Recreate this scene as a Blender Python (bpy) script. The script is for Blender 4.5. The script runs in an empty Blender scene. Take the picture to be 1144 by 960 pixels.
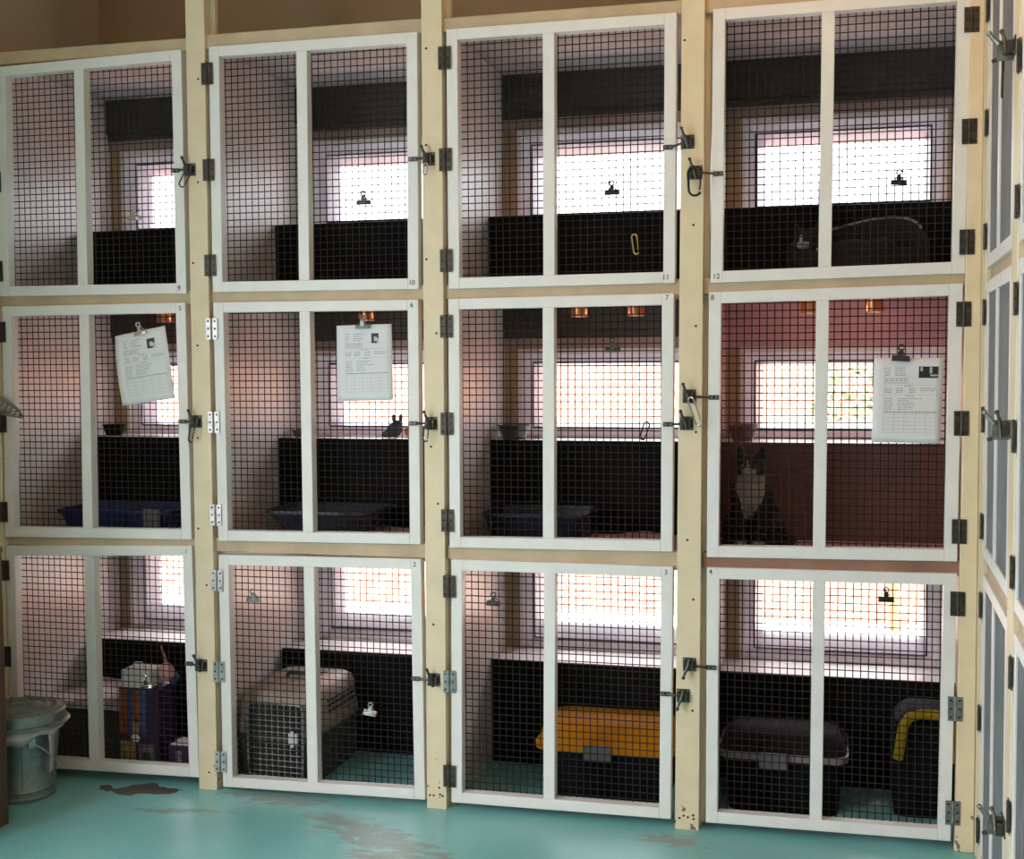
import bpy, bmesh, math, random
from mathutils import Vector, Matrix
random.seed(7)
C = bpy.context.scene.collection
PI = math.pi

# ------------------------------------------------------------------ materials
def newmat(name):
    m = bpy.data.materials.new(name); m.use_nodes = True
    nt = m.node_tree
    return m, nt, nt.nodes['Principled BSDF']

def mat(name, col, rough=.6, metal=0.0, var=.08, scale=6.0, bump=0.0, bscale=40.0, spec=.5, col2=None, stretch=None):
    """paint / metal / plastic with a soft noise variation and optional bump"""
    m, nt, b = newmat(name)
    tc = nt.nodes.new('ShaderNodeTexCoord')
    src = tc.outputs['Object']
    if stretch:
        mp = nt.nodes.new('ShaderNodeMapping'); mp.inputs['Scale'].default_value = stretch
        nt.links.new(src, mp.inputs['Vector']); src = mp.outputs['Vector']
    n = nt.nodes.new('ShaderNodeTexNoise'); n.inputs['Scale'].default_value = scale
    n.inputs['Detail'].default_value = 5
    nt.links.new(src, n.inputs['Vector'])
    r = nt.nodes.new('ShaderNodeValToRGB')
    lo = tuple(max(0, c*(1-var)) for c in col) if col2 is None else col2
    hi = tuple(min(1, c*(1+var)) for c in col)
    r.color_ramp.elements[0].position = .3; r.color_ramp.elements[1].position = .7
    r.color_ramp.elements[0].color = (*lo, 1); r.color_ramp.elements[1].color = (*hi, 1)
    nt.links.new(n.outputs['Fac'], r.inputs['Fac']); nt.links.new(r.outputs['Color'], b.inputs['Base Color'])
    b.inputs['Roughness'].default_value = rough; b.inputs['Metallic'].default_value = metal
    b.inputs['Specular IOR Level'].default_value = spec
    if bump:
        n2 = nt.nodes.new('ShaderNodeTexNoise'); n2.inputs['Scale'].default_value = bscale
        nt.links.new(src, n2.inputs['Vector'])
        bp = nt.nodes.new('ShaderNodeBump'); bp.inputs['Strength'].default_value = bump; bp.inputs['Distance'].default_value = .01
        nt.links.new(n2.outputs['Fac'], bp.inputs['Height']); nt.links.new(bp.outputs['Normal'], b.inputs['Normal'])
    return m

def emit(name, col, s):
    m, nt, b = newmat(name)
    b.inputs['Base Color'].default_value = (*col, 1)
    b.inputs['Emission Color'].default_value = (*col, 1); b.inputs['Emission Strength'].default_value = s
    return m

M = {}
M['cream'] = mat('cream_paint', (.72, .61, .42), .5, var=.06, scale=9, bump=.15, bscale=18)
M['tan_rail'] = mat('tan_paint', (.52, .40, .26), .55, var=.12, scale=9, bump=.2)
M['redrail'] = mat('red_brown_wood', (.30, .15, .10), .6, var=.2, scale=8)
M['door'] = mat('white_paint', (.76, .75, .735), .45, var=.035, scale=14, bump=.12, bscale=25)
M['wire'] = mat('wire_steel', (.022, .02, .02), .55, .2, spec=.25, var=.2)
M['hinge'] = mat('dark_bronze', (.06, .052, .042), .45, .6, var=.35, scale=60)
M['zinc'] = mat('zinc', (.42, .42, .42), .3, .9, var=.25, scale=60)
M['greyzinc'] = mat('grey_zinc', (.22, .24, .23), .42, .7, var=.3, scale=60)
M['latch'] = mat('latch_steel', (.07, .068, .06), .42, .7, var=.35, scale=70)
M['black'] = mat('black_metal', (.012, .012, .013), .4, .2)
M['dark'] = mat('dark_hole', (.02, .017, .015), .9)
M['chrome'] = mat('chrome', (.75, .73, .70), .18, 1.0)
M['brass'] = mat('brass', (.75, .55, .22), .25, 1.0)
M['panel'] = mat('panel_paint', (.66, .61, .60), .38, var=.1, scale=4, bump=.1, bscale=30, stretch=(1, 1, 1))
M['pinkpanel'] = mat('pink_panel', (.52, .30, .32), .45, var=.1, scale=4)
M['ledge'] = mat('ledge_paint', (.84, .77, .78), .25, var=.04)
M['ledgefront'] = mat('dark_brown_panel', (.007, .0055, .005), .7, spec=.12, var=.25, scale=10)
M['redpanel'] = mat('red_brown_panel', (.14, .055, .05), .6, var=.15, scale=9)
M['roofpanel'] = mat('roof_panel', (.46, .41, .41), .6, var=.16, scale=3, stretch=(1, 8, 1))
M['valance'] = mat('valance', (.05, .04, .036), .6, var=.15)
M['shelf'] = mat('shelf_board', (.33, .24, .21), .6, var=.15)
M['upvc'] = mat('window_white', (.84, .80, .88), .3, var=.02)
M['gasket'] = mat('gasket', (.05, .04, .07), .6)
M['jamb'] = mat('jamb_trim', (.78, .74, .72), .5, var=.04)
M['wallb'] = mat('wall_brown', (.42, .285, .165), .75, var=.07, scale=2)
M['walll'] = mat('wall_tan', (.55, .42, .29), .75, var=.07, scale=2)
M['ceil'] = mat('ceiling_white', (.7, .66, .6), .8, var=.04)
M['paper'] = mat('paper', (.72, .72, .75), .7, var=.02)
M['ink'] = mat('ink', (.22, .22, .24), .8)
M['inkdark'] = mat('photo_black', (.02, .02, .022), .5)
M['inklite'] = mat('photo_grey', (.5, .5, .5), .5)
M['copper'] = mat('copper', (.62, .26, .11), .28, .9, var=.15)
M['bulb'] = emit('warm_bulb', (1.0, .42, .2), 1.6)
M['galv'] = mat('galvanised', (.27, .30, .30), .42, .8, var=.22, scale=22)
M['bag'] = mat('liner_bag', (.52, .47, .50), .4, var=.06, bump=.4, bscale=14)
M['darkwood'] = mat('dark_wood', (.075, .035, .018), .45, var=.4, scale=5, stretch=(6, 6, .6))
M['beige'] = mat('carrier_beige', (.34, .265, .23), .5, var=.12, scale=7)
M['carbrown'] = mat('carrier_brown', (.05, .042, .038), .5, var=.12)
M['bluetray'] = mat('blue_plastic', (.004, .02, .11), .35)
M['greytray'] = mat('grey_blue_plastic', (.03, .036, .055), .4)
M['navytray'] = mat('navy_plastic', (.002, .003, .018), .4)
M['greyplast'] = mat('grey_plastic', (.13, .13, .145), .45)
M['yellow'] = mat('yellow_plastic', (.42, .16, .004), .75, spec=.12, var=.08)
M['yellow2'] = mat('lemon_plastic', (.30, .21, .008), .75, spec=.12, var=.08)
M['blackplast'] = mat('black_plastic', (.004, .004, .005), .75, spec=.12)
M['maroon'] = mat('maroon_plastic', (.014, .008, .010), .75, spec=.12)
M['palerim'] = mat('pale_rim', (.22, .19, .20), .4)
M['fleece'] = mat('pink_fleece', (.42, .27, .25), .95, var=.3, scale=18, bump=.8, bscale=30)
M['purple'] = mat('purple_card', (.035, .007, .055), .5)
M['orange'] = mat('orange_print', (.28, .07, .018), .5, var=.3, scale=30)
M['blueprint'] = mat('blue_print', (.055, .07, .2), .5, var=.4, scale=30)
M['yelprint'] = mat('ochre_print', (.30, .20, .07), .5, var=.5, scale=35)
M['cardwhite'] = mat('white_card', (.68, .66, .69), .6)
M['carton'] = mat('grey_carton', (.08, .07, .07), .8)
M['blanket'] = mat('white_blanket', (.60, .52, .51), .95, var=.12, scale=10, bump=.6, bscale=22)
M['steelbowl'] = mat('steel_bowl', (.16, .16, .165), .28, .95)
M['pinkbowl'] = mat('terracotta_bowl', (.16, .075, .07), .4)
M['furblack'] = mat('black_fur', (.005, .0042, .0042), .85, var=.3, scale=60, bump=.5, bscale=120)
M['furwhite'] = mat('white_fur', (.30, .29, .275), .9, var=.1, scale=60, bump=.5, bscale=120)
M['furpink'] = mat('cat_nose', (.30, .13, .12), .5)
M['eye'] = mat('cat_eye', (.10, .11, .03), .12)
M['toygrey'] = mat('grey_plush', (.07, .065, .07), .9, bump=.6, bscale=80)
M['toyorange'] = mat('orange_plush', (.65, .14, .04), .8)
M['toypink'] = mat('pink_plush', (.62, .34, .33), .9)
M['toyblue'] = mat('blue_plush', (.06, .11, .28), .9)
M['stick'] = mat('wood_stick', (.34, .17, .07), .6)
M['bedblack'] = mat('black_bed_cloth', (.010, .008, .009), .95)
M['piping'] = mat('pale_piping', (.22, .20, .19), .8)
M['bankpanel'] = mat('bank_panel', (.17, .17, .175), .6, var=.05)
M['bankwire'] = mat('bank_wire', (.20, .20, .205), .5, .4, var=.15)
M['scoop'] = mat('scoop_metal', (.26, .25, .25), .4, .8)
M['foliage'] = mat('leaf', (.20, .24, .15), .7, var=.4, scale=20)

def chip_posts(m):
    # chipped paint with brown wood showing near the feet of the posts
    nt = m.node_tree; b = nt.nodes['Principled BSDF']; N = nt.nodes.new; L = nt.links.new
    old = b.inputs['Base Color'].links[0].from_socket
    tc = N('ShaderNodeTexCoord'); sp = N('ShaderNodeSeparateXYZ'); n = N('ShaderNodeTexNoise'); n.inputs['Scale'].default_value = 28; n.inputs['Detail'].default_value = 5
    L(tc.outputs['Object'], sp.inputs[0]); L(tc.outputs['Object'], n.inputs['Vector'])
    mr = N('ShaderNodeMapRange'); mr.inputs['From Min'].default_value = 0; mr.inputs['From Max'].default_value = .30; mr.inputs['To Min'].default_value = .10; mr.inputs['To Max'].default_value = -.06
    L(sp.outputs['Z'], mr.inputs['Value'])
    ad = N('ShaderNodeMath'); L(n.outputs['Fac'], ad.inputs[0]); L(mr.outputs[0], ad.inputs[1])
    gt = N('ShaderNodeMath'); gt.operation = 'GREATER_THAN'; gt.inputs[1].default_value = .70; L(ad.outputs[0], gt.inputs[0])
    mx = N('ShaderNodeMix'); mx.data_type = 'RGBA'; mx.inputs['B'].default_value = (.22, .13, .085, 1)
    L(gt.outputs[0], mx.inputs['Factor']); L(old, mx.inputs['A']); L(mx.outputs['Result'], b.inputs['Base Color'])
chip_posts(M['cream'])

def brick_mat():
    m, nt, b = newmat('orange_brick')
    tc = nt.nodes.new('ShaderNodeTexCoord'); mp = nt.nodes.new('ShaderNodeMapping')
    mp.inputs['Rotation'].default_value = (PI/2, 0, 0)
    br = nt.nodes.new('ShaderNodeTexBrick')
    br.inputs['Color1'].default_value = (.58, .26, .17, 1); br.inputs['Color2'].default_value = (.50, .23, .17, 1)
    br.inputs['Mortar'].default_value = (.6, .52, .45, 1); br.inputs['Scale'].default_value = 4.5
    nt.links.new(tc.outputs['Object'], mp.inputs['Vector']); nt.links.new(mp.outputs['Vector'], br.inputs['Vector'])
    nt.links.new(br.outputs['Color'], b.inputs['Base Color']); b.inputs['Roughness'].default_value = .85
    return m
M['brick'] = brick_mat()
M['concrete'] = mat('pale_concrete', (.62, .60, .57), .8, var=.1)

def glass_mat():
    m, nt, b = newmat('window_glass')
    nt.nodes.remove(b)
    out = nt.nodes['Material Output']
    t = nt.nodes.new('ShaderNodeBsdfTransparent'); g = nt.nodes.new('ShaderNodeBsdfGlossy')
    g.inputs['Roughness'].default_value = .02
    f = nt.nodes.new('ShaderNodeFresnel'); f.inputs['IOR'].default_value = 1.3
    mx = nt.nodes.new('ShaderNodeMixShader')
    nt.links.new(f.outputs[0], mx.inputs[0]); nt.links.new(t.outputs[0], mx.inputs[1]); nt.links.new(g.outputs[0], mx.inputs[2])
    nt.links.new(mx.outputs[0], out.inputs['Surface'])
    return m
M['glass'] = glass_mat()

def floor_mat():
    m, nt, b = newmat('teal_floor_paint')
    N = nt.nodes.new; L = nt.links.new
    tc = N('ShaderNodeTexCoord')
    n1 = N('ShaderNodeTexNoise'); n1.inputs['Scale'].default_value = 1.6; n1.inputs['Detail'].default_value = 6
    L(tc.outputs['Object'], n1.inputs['Vector'])
    base = N('ShaderNodeValToRGB')
    base.color_ramp.elements[0].position = .35; base.color_ramp.elements[1].position = .68
    base.color_ramp.elements[0].color = (.17, .43, .43, 1); base.color_ramp.elements[1].color = (.22, .53, .53, 1)
    L(n1.outputs['Fac'], base.inputs['Fac'])
    def blob(x, y, rx, ry, rot=0):
        mp = N('ShaderNodeMapping'); mp.vector_type = 'TEXTURE'
        mp.inputs['Location'].default_value = (x, y, 0); mp.inputs['Scale'].default_value = (rx, ry, 1)
        mp.inputs['Rotation'].default_value = (0, 0, rot)
        L(tc.outputs['Object'], mp.inputs['Vector'])
        g = N('ShaderNodeTexGradient'); g.gradient_type = 'SPHERICAL'
        L(mp.outputs['Vector'], g.inputs['Vector'])
        return g.outputs['Fac']
    n2 = N('ShaderNodeTexNoise'); n2.inputs['Scale'].default_value = 22; n2.inputs['Detail'].default_value = 8; n2.inputs['Roughness'].default_value = .7
    mp2 = N('ShaderNodeMapping'); mp2.inputs['Scale'].default_value = (.6, 1.2, 1)
    L(tc.outputs['Object'], mp2.inputs['Vector']); L(mp2.outputs['Vector'], n2.inputs['Vector'])
    def mth(op, a, bb):
        x = N('ShaderNodeMath'); x.operation = op; x.use_clamp = op in ('ADD',)
        for i, v in ((0, a), (1, bb)):
            if isinstance(v, (int, float)): x.inputs[i].default_value = v
            else: L(v, x.inputs[i])
        return x.outputs[0]
    worn = None
    for bl in ((1.75, -.36, .5, .16, -.35), (1.20, -.03, .42, .14, -.1), (1.6, -.24, .5, .1, -.3), (1.95, -.55, .5, .2, -.3), (2.75, -.12, .25, .1, 0), (.9, -.25, .4, .05, .12)):
        f = blob(*bl)
        worn = f if worn is None else mth('MAXIMUM', worn, f)
    s = mth('ADD', mth('MULTIPLY', worn, .40), n2.outputs['Fac'])
    ss = N('ShaderNodeMapRange'); ss.inputs['From Min'].default_value = .69; ss.inputs['From Max'].default_value = .74
    L(s, ss.inputs['Value'])
    keep = mth('MULTIPLY', ss.outputs[0], mth('GREATER_THAN', worn, .02))
    mx = N('ShaderNodeMix'); mx.data_type = 'RGBA'
    mx.inputs['B'].default_value = (.23, .25, .22, 1)
    L(mth('MULTIPLY', keep, .75), mx.inputs['Factor']); L(base.outputs['Color'], mx.inputs['A'])
    # the dark bare patch by the first post
    n3 = N('ShaderNodeTexNoise'); n3.inputs['Scale'].default_value = 9; n3.inputs['Detail'].default_value = 6
    L(tc.outputs['Object'], n3.inputs['Vector'])
    s3 = mth('ADD', mth('MULTIPLY', blob(.62, -.06, .30, .11, .2), .55), mth('MULTIPLY', n3.outputs['Fac'], 1.0))
    st = mth('GREATER_THAN', s3, .77)
    mx2 = N('ShaderNodeMix'); mx2.data_type = 'RGBA'; mx2.inputs['B'].default_value = (.085, .075, .07, 1)
    L(st, mx2.inputs['Factor']); L(mx.outputs['Result'], mx2.inputs['A'])
    L(mx2.outputs['Result'], b.inputs['Base Color'])
    rr = N('ShaderNodeMapRange'); rr.inputs['To Min'].default_value = .22; rr.inputs['To Max'].default_value = .42
    L(n2.outputs['Fac'], rr.inputs['Value']); L(rr.outputs[0], b.inputs['Roughness'])
    bp = N('ShaderNodeBump'); bp.inputs['Strength'].default_value = .25; bp.inputs['Distance'].default_value = .01
    L(n1.outputs['Fac'], bp.inputs['Height']); L(bp.outputs['Normal'], b.inputs['Normal'])
    return m
M['floor'] = floor_mat()

# ------------------------------------------------------------------ mesh builder
class MB:
    def __init__(s): s.v = []; s.f = []; s.mi = []; s.mats = []; s.sm = []
    def slot(s, m):
        if m not in s.mats: s.mats.append(m)
        return s.mats.index(m)
    def add(s, vs, fs, m, smooth=False, mtx=None):
        o = len(s.v); k = s.slot(m)
        for v in vs:
            v = Vector(v)
            s.v.append(mtx @ v if mtx else v)
        for f in fs: s.f.append([i+o for i in f]); s.mi.append(k); s.sm.append(smooth)
        return s
    def box(s, x0, x1, y0, y1, z0, z1, m, mtx=None):
        return s.add([(x, y, z) for x in (x0, x1) for y in (y0, y1) for z in (z0, z1)],
                     [(0, 1, 3, 2), (4, 6, 7, 5), (0, 4, 5, 1), (2, 3, 7, 6), (0, 2, 6, 4), (1, 5, 7, 3)], m, mtx=mtx)
    def quadbox(s, q, y0, y1, m, mtx=None):
        """q = four (x,z) corners BL, BR, TR, TL, extruded from y0 to y1"""
        vs = [(x, y0, z) for x, z in q]+[(x, y1, z) for x, z in q]
        return s.add(vs, [(0, 1, 2, 3), (7, 6, 5, 4), (0, 4, 5, 1), (1, 5, 6, 2), (2, 6, 7, 3), (3, 7, 4, 0)], m, mtx=mtx)
    def prism(s, pts, axis, a0, a1, m, mtx=None, smooth=False):
        n = len(pts)
        def P(p, a): return {'x': (a, p[0], p[1]), 'y': (p[0], a, p[1]), 'z': (p[0], p[1], a)}[axis]
        vs = [P(p, a0) for p in pts]+[P(p, a1) for p in pts]
        fs = [tuple(range(n))[::-1], tuple(range(n, 2*n))]+[(i, (i+1) % n, n+(i+1) % n, n+i) for i in range(n)]
        return s.add(vs, fs, m, smooth, mtx)
    def lathe(s, prof, m, n=24, mtx=None, smooth=True, cap=True):
        vs = []; fs = []
        for r, z in prof:
            for i in range(n):
                a = 2*PI*i/n; vs.append((r*math.cos(a), r*math.sin(a), z))
        for j in range(len(prof)-1):
            for i in range(n):
                k = (i+1) % n; fs.append((j*n+i, j*n+k, (j+1)*n+k, (j+1)*n+i))
        if cap:
            fs.append(tuple(range(n))[::-1]); fs.append(tuple(range((len(prof)-1)*n, len(prof)*n)))
        return s.add(vs, fs, m, smooth, mtx)
    def tube(s, path, r, m, n=6, closed=False, mtx=None):
        path = [Vector(p) for p in path]; N = len(path); vs = []; fs = []
        rs = r if isinstance(r, (list, tuple)) else [r]*N
        ref = None
        for i, p in enumerate(path):
            if closed: t = path[(i+1) % N]-path[i-1]
            else: t = path[min(i+1, N-1)]-path[max(i-1, 0)]
            t.normalize()
            if ref is None or abs(ref.dot(t)) > .95: ref = Vector((0, 0, 1)) if abs(t.z) < .9 else Vector((1, 0, 0))
            u = t.cross(ref).normalized(); w = u.cross(t).normalized(); ref = w
            for k in range(n):
                a = 2*PI*k/n; vs.append(p+rs[i]*(math.cos(a)*u+math.sin(a)*w))
        for i in range(N if closed else N-1):
            j = (i+1) % N
            for k in range(n):
                l = (k+1) % n; fs.append((i*n+k, i*n+l, j*n+l, j*n+k))
        if not closed: fs.append(tuple(range(n))[::-1]); fs.append(tuple(range((N-1)*n, N*n)))
        return s.add(vs, fs, m, True, mtx)
    def ball(s, c, r, m, n=14, mtx=None):
        rx, ry, rz = r if isinstance(r, tuple) else (r, r, r)
        prof = [(math.cos(-PI/2+PI*j/n), math.sin(-PI/2+PI*j/n)) for j in range(n+1)]
        prof[0] = (.01, -1); prof[-1] = (.01, 1)
        mm = Matrix.Translation(c) @ Matrix.Diagonal((rx, ry, rz, 1))
        return s.lathe(prof, m, n, mtx=(mtx @ mm if mtx else mm))
    def build(s, name, parent=None, bevel=0, loc=None, seg=2):
        me = bpy.data.meshes.new(name)
        me.from_pydata([tuple(v) for v in s.v], [], s.f)
        for m in s.mats: me.materials.append(m)
        me.polygons.foreach_set('material_index', s.mi); me.polygons.foreach_set('use_smooth', s.sm)
        bm = bmesh.new(); bm.from_mesh(me); bmesh.ops.recalc_face_normals(bm, faces=bm.faces); bm.to_mesh(me); bm.free()
        me.set_sharp_from_angle(angle=math.radians(38))
        me.update()
        o = bpy.data.objects.new(name, me); C.objects.link(o)
        if loc: o.location = loc
        if parent: o.parent = parent
        if bevel:
            b = o.modifiers.new('bevel', 'BEVEL'); b.width = bevel; b.segments = seg; b.limit_method = 'ANGLE'; b.angle_limit = math.radians(50)
        return o

def tag(o, label, cat, group=None, kind=None):
    o['label'] = label; o['category'] = cat
    if group: o['group'] = group
    if kind: o['kind'] = kind
    return o
def struct(o, label, cat):
    o['label'] = label; o['category'] = cat; o['kind'] = 'structure'; return o
def empty(name, loc=(0, 0, 0), rz=0):
    o = bpy.data.objects.new(name, None); C.objects.link(o); o.location = loc; o.rotation_euler = (0, 0, rz)
    o.empty_display_size = .05
    return o
def arc(cx, cz, r, a0, a1, n=10, y=0):
    return [(cx+r*math.cos(math.radians(a0+(a1-a0)*i/n)), y, cz+r*math.sin(math.radians(a0+(a1-a0)*i/n))) for i in range(n+1)]
def T(x, y, z): return Matrix.Translation((x, y, z))
def RZ(d): return Matrix.Rotation(math.radians(d), 4, 'Z')
def RY(d): return Matrix.Rotation(math.radians(d), 4, 'Y')
def RX(d): return Matrix.Rotation(math.radians(d), 4, 'X')

# ------------------------------------------------------------------ setting
XL, YB, ZC = -.06, .87, 3.62
struct(MB().box(XL-.2, 5.2, -6.8, 1.07, -.12, 0, M['floor']).build('floor'), 'teal painted concrete floor with worn grey patches', 'floor')
struct(MB().box(XL-.2, 5.2, -6.8, 1.07, ZC, ZC+.1, M['ceil']).build('ceiling'), 'plain ceiling above the tall cage bank', 'ceiling')
# left wall with a wide window opening nearer the camera (unseen, sized for the daylight it lets onto the doors)
w = MB(); LW = (-5.4, -2.1, .45, 2.9)
w.box(XL-.15, XL, LW[1], 1.07, 0, ZC, M['walll']); w.box(XL-.15, XL, -6.8, LW[0], 0, ZC, M['walll'])
w.box(XL-.15, XL, LW[0], LW[1], 0, LW[2], M['walll']); w.box(XL-.15, XL, LW[0], LW[1], LW[3], ZC, M['walll'])
struct(w.build('wall_left'), 'tan plaster wall at the upper left corner', 'wall')
struct(MB().box(XL, 5.05, -6.8, -6.65, 0, ZC, M['walll']).build('wall_front'), 'plain wall facing the cage bank', 'wall')
struct(MB().box(5.05, 5.2, -6.8, 1.07, 0, ZC, M['walll']).build('wall_right'), 'plain wall behind the right-hand cage bank', 'wall')

# cage columns: left partition surface, window extents
COL = [-.02, .932, 1.884, 2.836]
RPART = [.912, 1.864, 2.816, 3.735]
ROWZ = [1.95, .972, 0.0]                     # cage floors, top row first
LEDGE = [2.275, 1.355, .43]
WTOP = [2.672, 1.735, .85]
GL = [(2.325, 2.572), (1.42, 1.655), (.525, .775)]
def winx(c): s = COL[c]; return s+.058, s+.868, s+.148, s+.785

# rear wall with twelve window openings
w = MB(); y0, y1 = YB, YB+.2
zs = [0]
for r in (2, 1, 0): zs += [LEDGE[r], WTOP[r]]
zs.append(ZC)
for i in range(0, len(zs), 2): w.box(XL, 5.05, y0, y1, zs[i], zs[i+1], M['wallb'])
for i in range(1, len(zs)-1, 2):
    xs = [XL]
    for c in range(4): xs += list(winx(c)[:2])
    xs.append(5.05)
    for k in range(0, len(xs), 2): w.box(xs[k], xs[k+1], y0, y1, zs[i], zs[i+1], M['wallb'])
struct(w.build('wall_back'), 'brown rear wall behind and above the cages', 'wall')

rown = ['top row', 'middle row', 'bottom row']
coln = ['first column from the left', 'second column from the left', 'third column from the left', 'fourth column beside the corner']
k = 0
for r in range(3):
    for c in range(4):
        k += 1
        fx0, fx1, gx0, gx1 = winx(c); z0, z1 = LEDGE[r], WTOP[r]; g0, g1 = GL[r]
        def ring(mb, a, b, y0, y1, m):
            (ax0, ax1, az0, az1), (bx0, bx1, bz0, bz1) = a, b
            mb.box(ax0, bx0, y0, y1, az0, az1, m); mb.box(bx1, ax1, y0, y1, az0, az1, m)
            mb.box(bx0, bx1, y0, y1, az0, bz0, m); mb.box(bx0, bx1, y0, y1, bz1, az1, m)
        f = MB()
        o1 = (fx0, fx1, z0, z1); i1 = (fx0+.022, fx1-.022, z0+.012, z1-.022)
        ring(f, o1, i1, YB-.006, YB+.10, M['jamb'])
        o2 = i1; i2 = (fx0+.055, fx1-.055, z0+.035, z1-.055)
        def slope(a, b, ya, yb, m):
            (ax0, ax1, az0, az1), (bx0, bx1, bz0, bz1) = a, b
            A = [(ax0, ya, az0), (ax1, ya, az0), (ax1, ya, az1), (ax0, ya, az1)]; B = [(bx0, yb, bz0), (bx1, yb, bz0), (bx1, yb, bz1), (bx0, yb, bz1)]
            Cb = [(x, YB+.14, z) for x, y, z in B]; Db = [(x, YB+.14, z) for x, y, z in A]
            f.add(A+B+Cb+Db, [(j*4+i, j*4+(i+1) % 4, ((j+1) % 4)*4+(i+1) % 4, ((j+1) % 4)*4+i) for j in range(4) for i in range(4)], m)
        slope(o2, i2, YB+.006, YB+.034, M['upvc'])
        i3 = (fx0+.062, fx1-.062, z0+.042, z1-.062)
        ring(f, i2, i3, YB+.05, YB+.13, M['gasket'])
        slope(i3, (gx0, gx1, g0, g1), YB+.034, YB+.115, M['upvc'])
        wo = f.build('window_%d' % k, bevel=.002)
        struct(wo, 'white framed window in the %s, %s' % (rown[r], coln[c]), 'window')
        MB().box(gx0, gx1, YB+.118, YB+.124, g0, g1, M['glass']).build('window_pane', wo)
        # portal lamp guiding the sky light through the opening
        ld = bpy.data.lights.new('portal', 'AREA'); ld.shape = 'RECTANGLE'; ld.size = gx1-gx0; ld.size_y = g1-g0
        ld.cycles.is_portal = True
        lo = bpy.data.objects.new('window_light', ld); C.objects.link(lo)
        lo.location = ((gx0+gx1)/2, YB+.15, (g0+g1)/2); lo.rotation_euler = (-PI/2, 0, 0)

# outside
struct(MB().box(-6, 10, 3.6, 3.8, -.12, 1.82, M['brick']).build('wall_outside'), 'orange brick garden wall outside the windows', 'wall')
struct(MB().box(-6, 10, 1.07, 3.6, -.2, .06, M['concrete']).build('ground'), 'pale paving outside the windows', 'ground')
sh = MB()
for i in range(260):
    a = random.uniform(0, 2*PI); u = random.uniform(-1, 1); rr = random.uniform(.6, 1)**.5
    p = Vector((3.42+.30*rr*math.cos(a)*math.sqrt(1-u*u), 3.36+.15*rr*math.sin(a)*math.sqrt(1-u*u), 1.42+.30*rr*u))
    d = Vector((random.uniform(-1, 1), random.uniform(-1, 1), random.uniform(-.3, 1))).normalized()*.07
    e = d.cross(Vector((random.uniform(-1, 1), random.uniform(-1, 1), random.uniform(-1, 1)))).normalized()*.022
    sh.add([p, p+d*.5+e, p+d, p+d*.5-e], [(0, 1, 2, 3)], M['foliage'])
shrub = empty('shrub', (0, 0, 0))
sh.build('foliage', shrub)
MB().tube([(3.62, 3.4, .06), (3.60, 3.4, .8), (3.5, 3.4, 1.4)], [.03, .025, .012], M['stick'], 7).build('stem', shrub)
tag(shrub, 'leafy shrub outside against the brick wall, seen through a right-hand window', 'shrub')

# ------------------------------------------------------------------ timber framework
fw = empty('cage_framework', (0, 0, 0))
tag(fw, 'cream painted timber framework of posts and rails holding the twelve cage doors', 'framework')
def post(xt0, xt1, xb0, xb1, ztop, stop=1, dots=()):
    p = MB()
    p.quadbox([(xb0, 0), (xb1, 0), (xt1, ztop), (xt0, ztop)], -.004, .05, M['cream'])
    if stop: p.quadbox([(xb1-.03, 0), (xb1+.018, 0), (xt1+.018, ztop), (xt1-.03, ztop)], .05, .075, M['cream'])
    for (x, z) in dots:
        p.lathe([(.0045, 0), (.0045, .0015)], M['dark'], 8, mtx=T(x, -.0055, z) @ RX(-90), smooth=False)
    return p.build('post', fw, bevel=.004)
def dots(x0, n=9):
    return [(x0+random.uniform(.015, .06), .12+i*.33+random.uniform(-.08, .08)) for i in range(n)]
post(-.058, -.004, -.058, -.012, 3.55, 0, [])
post(.857, .936, .851, .928, 3.55, 1, dots(.852))
post(1.808, 1.886, 1.798, 1.874, 3.55, 1, dots(1.8)+[(1.81, .05), (1.825, .05), (1.85, .055), (1.86, .05)])
post(2.763, 2.841, 2.733, 2.818, 3.55, 1, dots(2.75)+[(2.75, .04), (2.765, .05), (2.78, .045), (2.80, .04)])
post(3.711, 3.752, 3.686, 3.750, 3.55, 0, [])
RX0 = [-.004, .93, 1.88, 2.83]; RX1 = [.857, 1.806, 2.758, 3.70]
for c in range(4):
    for z0, z1, yf in ((.945, 1.0, .016), (1.912, 1.968, .016)):
        MB().box(RX0[c], RX1[c], yf, .06, z0, z1, (M['redrail'] if c == 3 and z0 < .95 else M['tan_rail'])).build('rail', fw, bevel=.003)
    MB().box(RX0[c], RX1[c], .012, .06, 2.885, 2.935+.006*(c % 2), M['tan_rail']).build('rail', fw, bevel=.003)

# ------------------------------------------------------------------ doors
PITCH = .0262
def wire_mesh(x0, x1, z0, z1, y, m, parent, wr=.0019):
    g = MB()
    def bar(a, b):
        a = Vector(a); b = Vector(b); d = (b-a).normalized()
        u = Vector((0, 1, 0)); v = d.cross(u)
        vs = [p+wr*(cu*u+cv*v) for p in (a, b) for cu, cv in ((1, 0), (0, 1), (-1, 0), (0, -1))]
        g.add(vs, [(0, 1, 5, 4), (1, 2, 6, 5), (2, 3, 7, 6), (3, 0, 4, 7)], m)
    nx = int((x1-x0)/PITCH); ox = ((x1-x0)-nx*PITCH)/2+random.uniform(-.006, .006)
    for i in range(nx+1):
        x = x0+ox+i*PITCH
        if x0 < x < x1: bar((x, y, z0-.004), (x, y, z1+.004))
    nz = int((z1-z0)/PITCH); oz = ((z1-z0)-nz*PITCH)/2+random.uniform(-.006, .006)
    for i in range(nz+1):
        z = z0+oz+i*PITCH
        if z0 < z < z1: bar((x0-.004, y+wr*1.3, z), (x1+.004, y+wr*1.3, z))
    return g.build('wire_mesh', parent)

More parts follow.
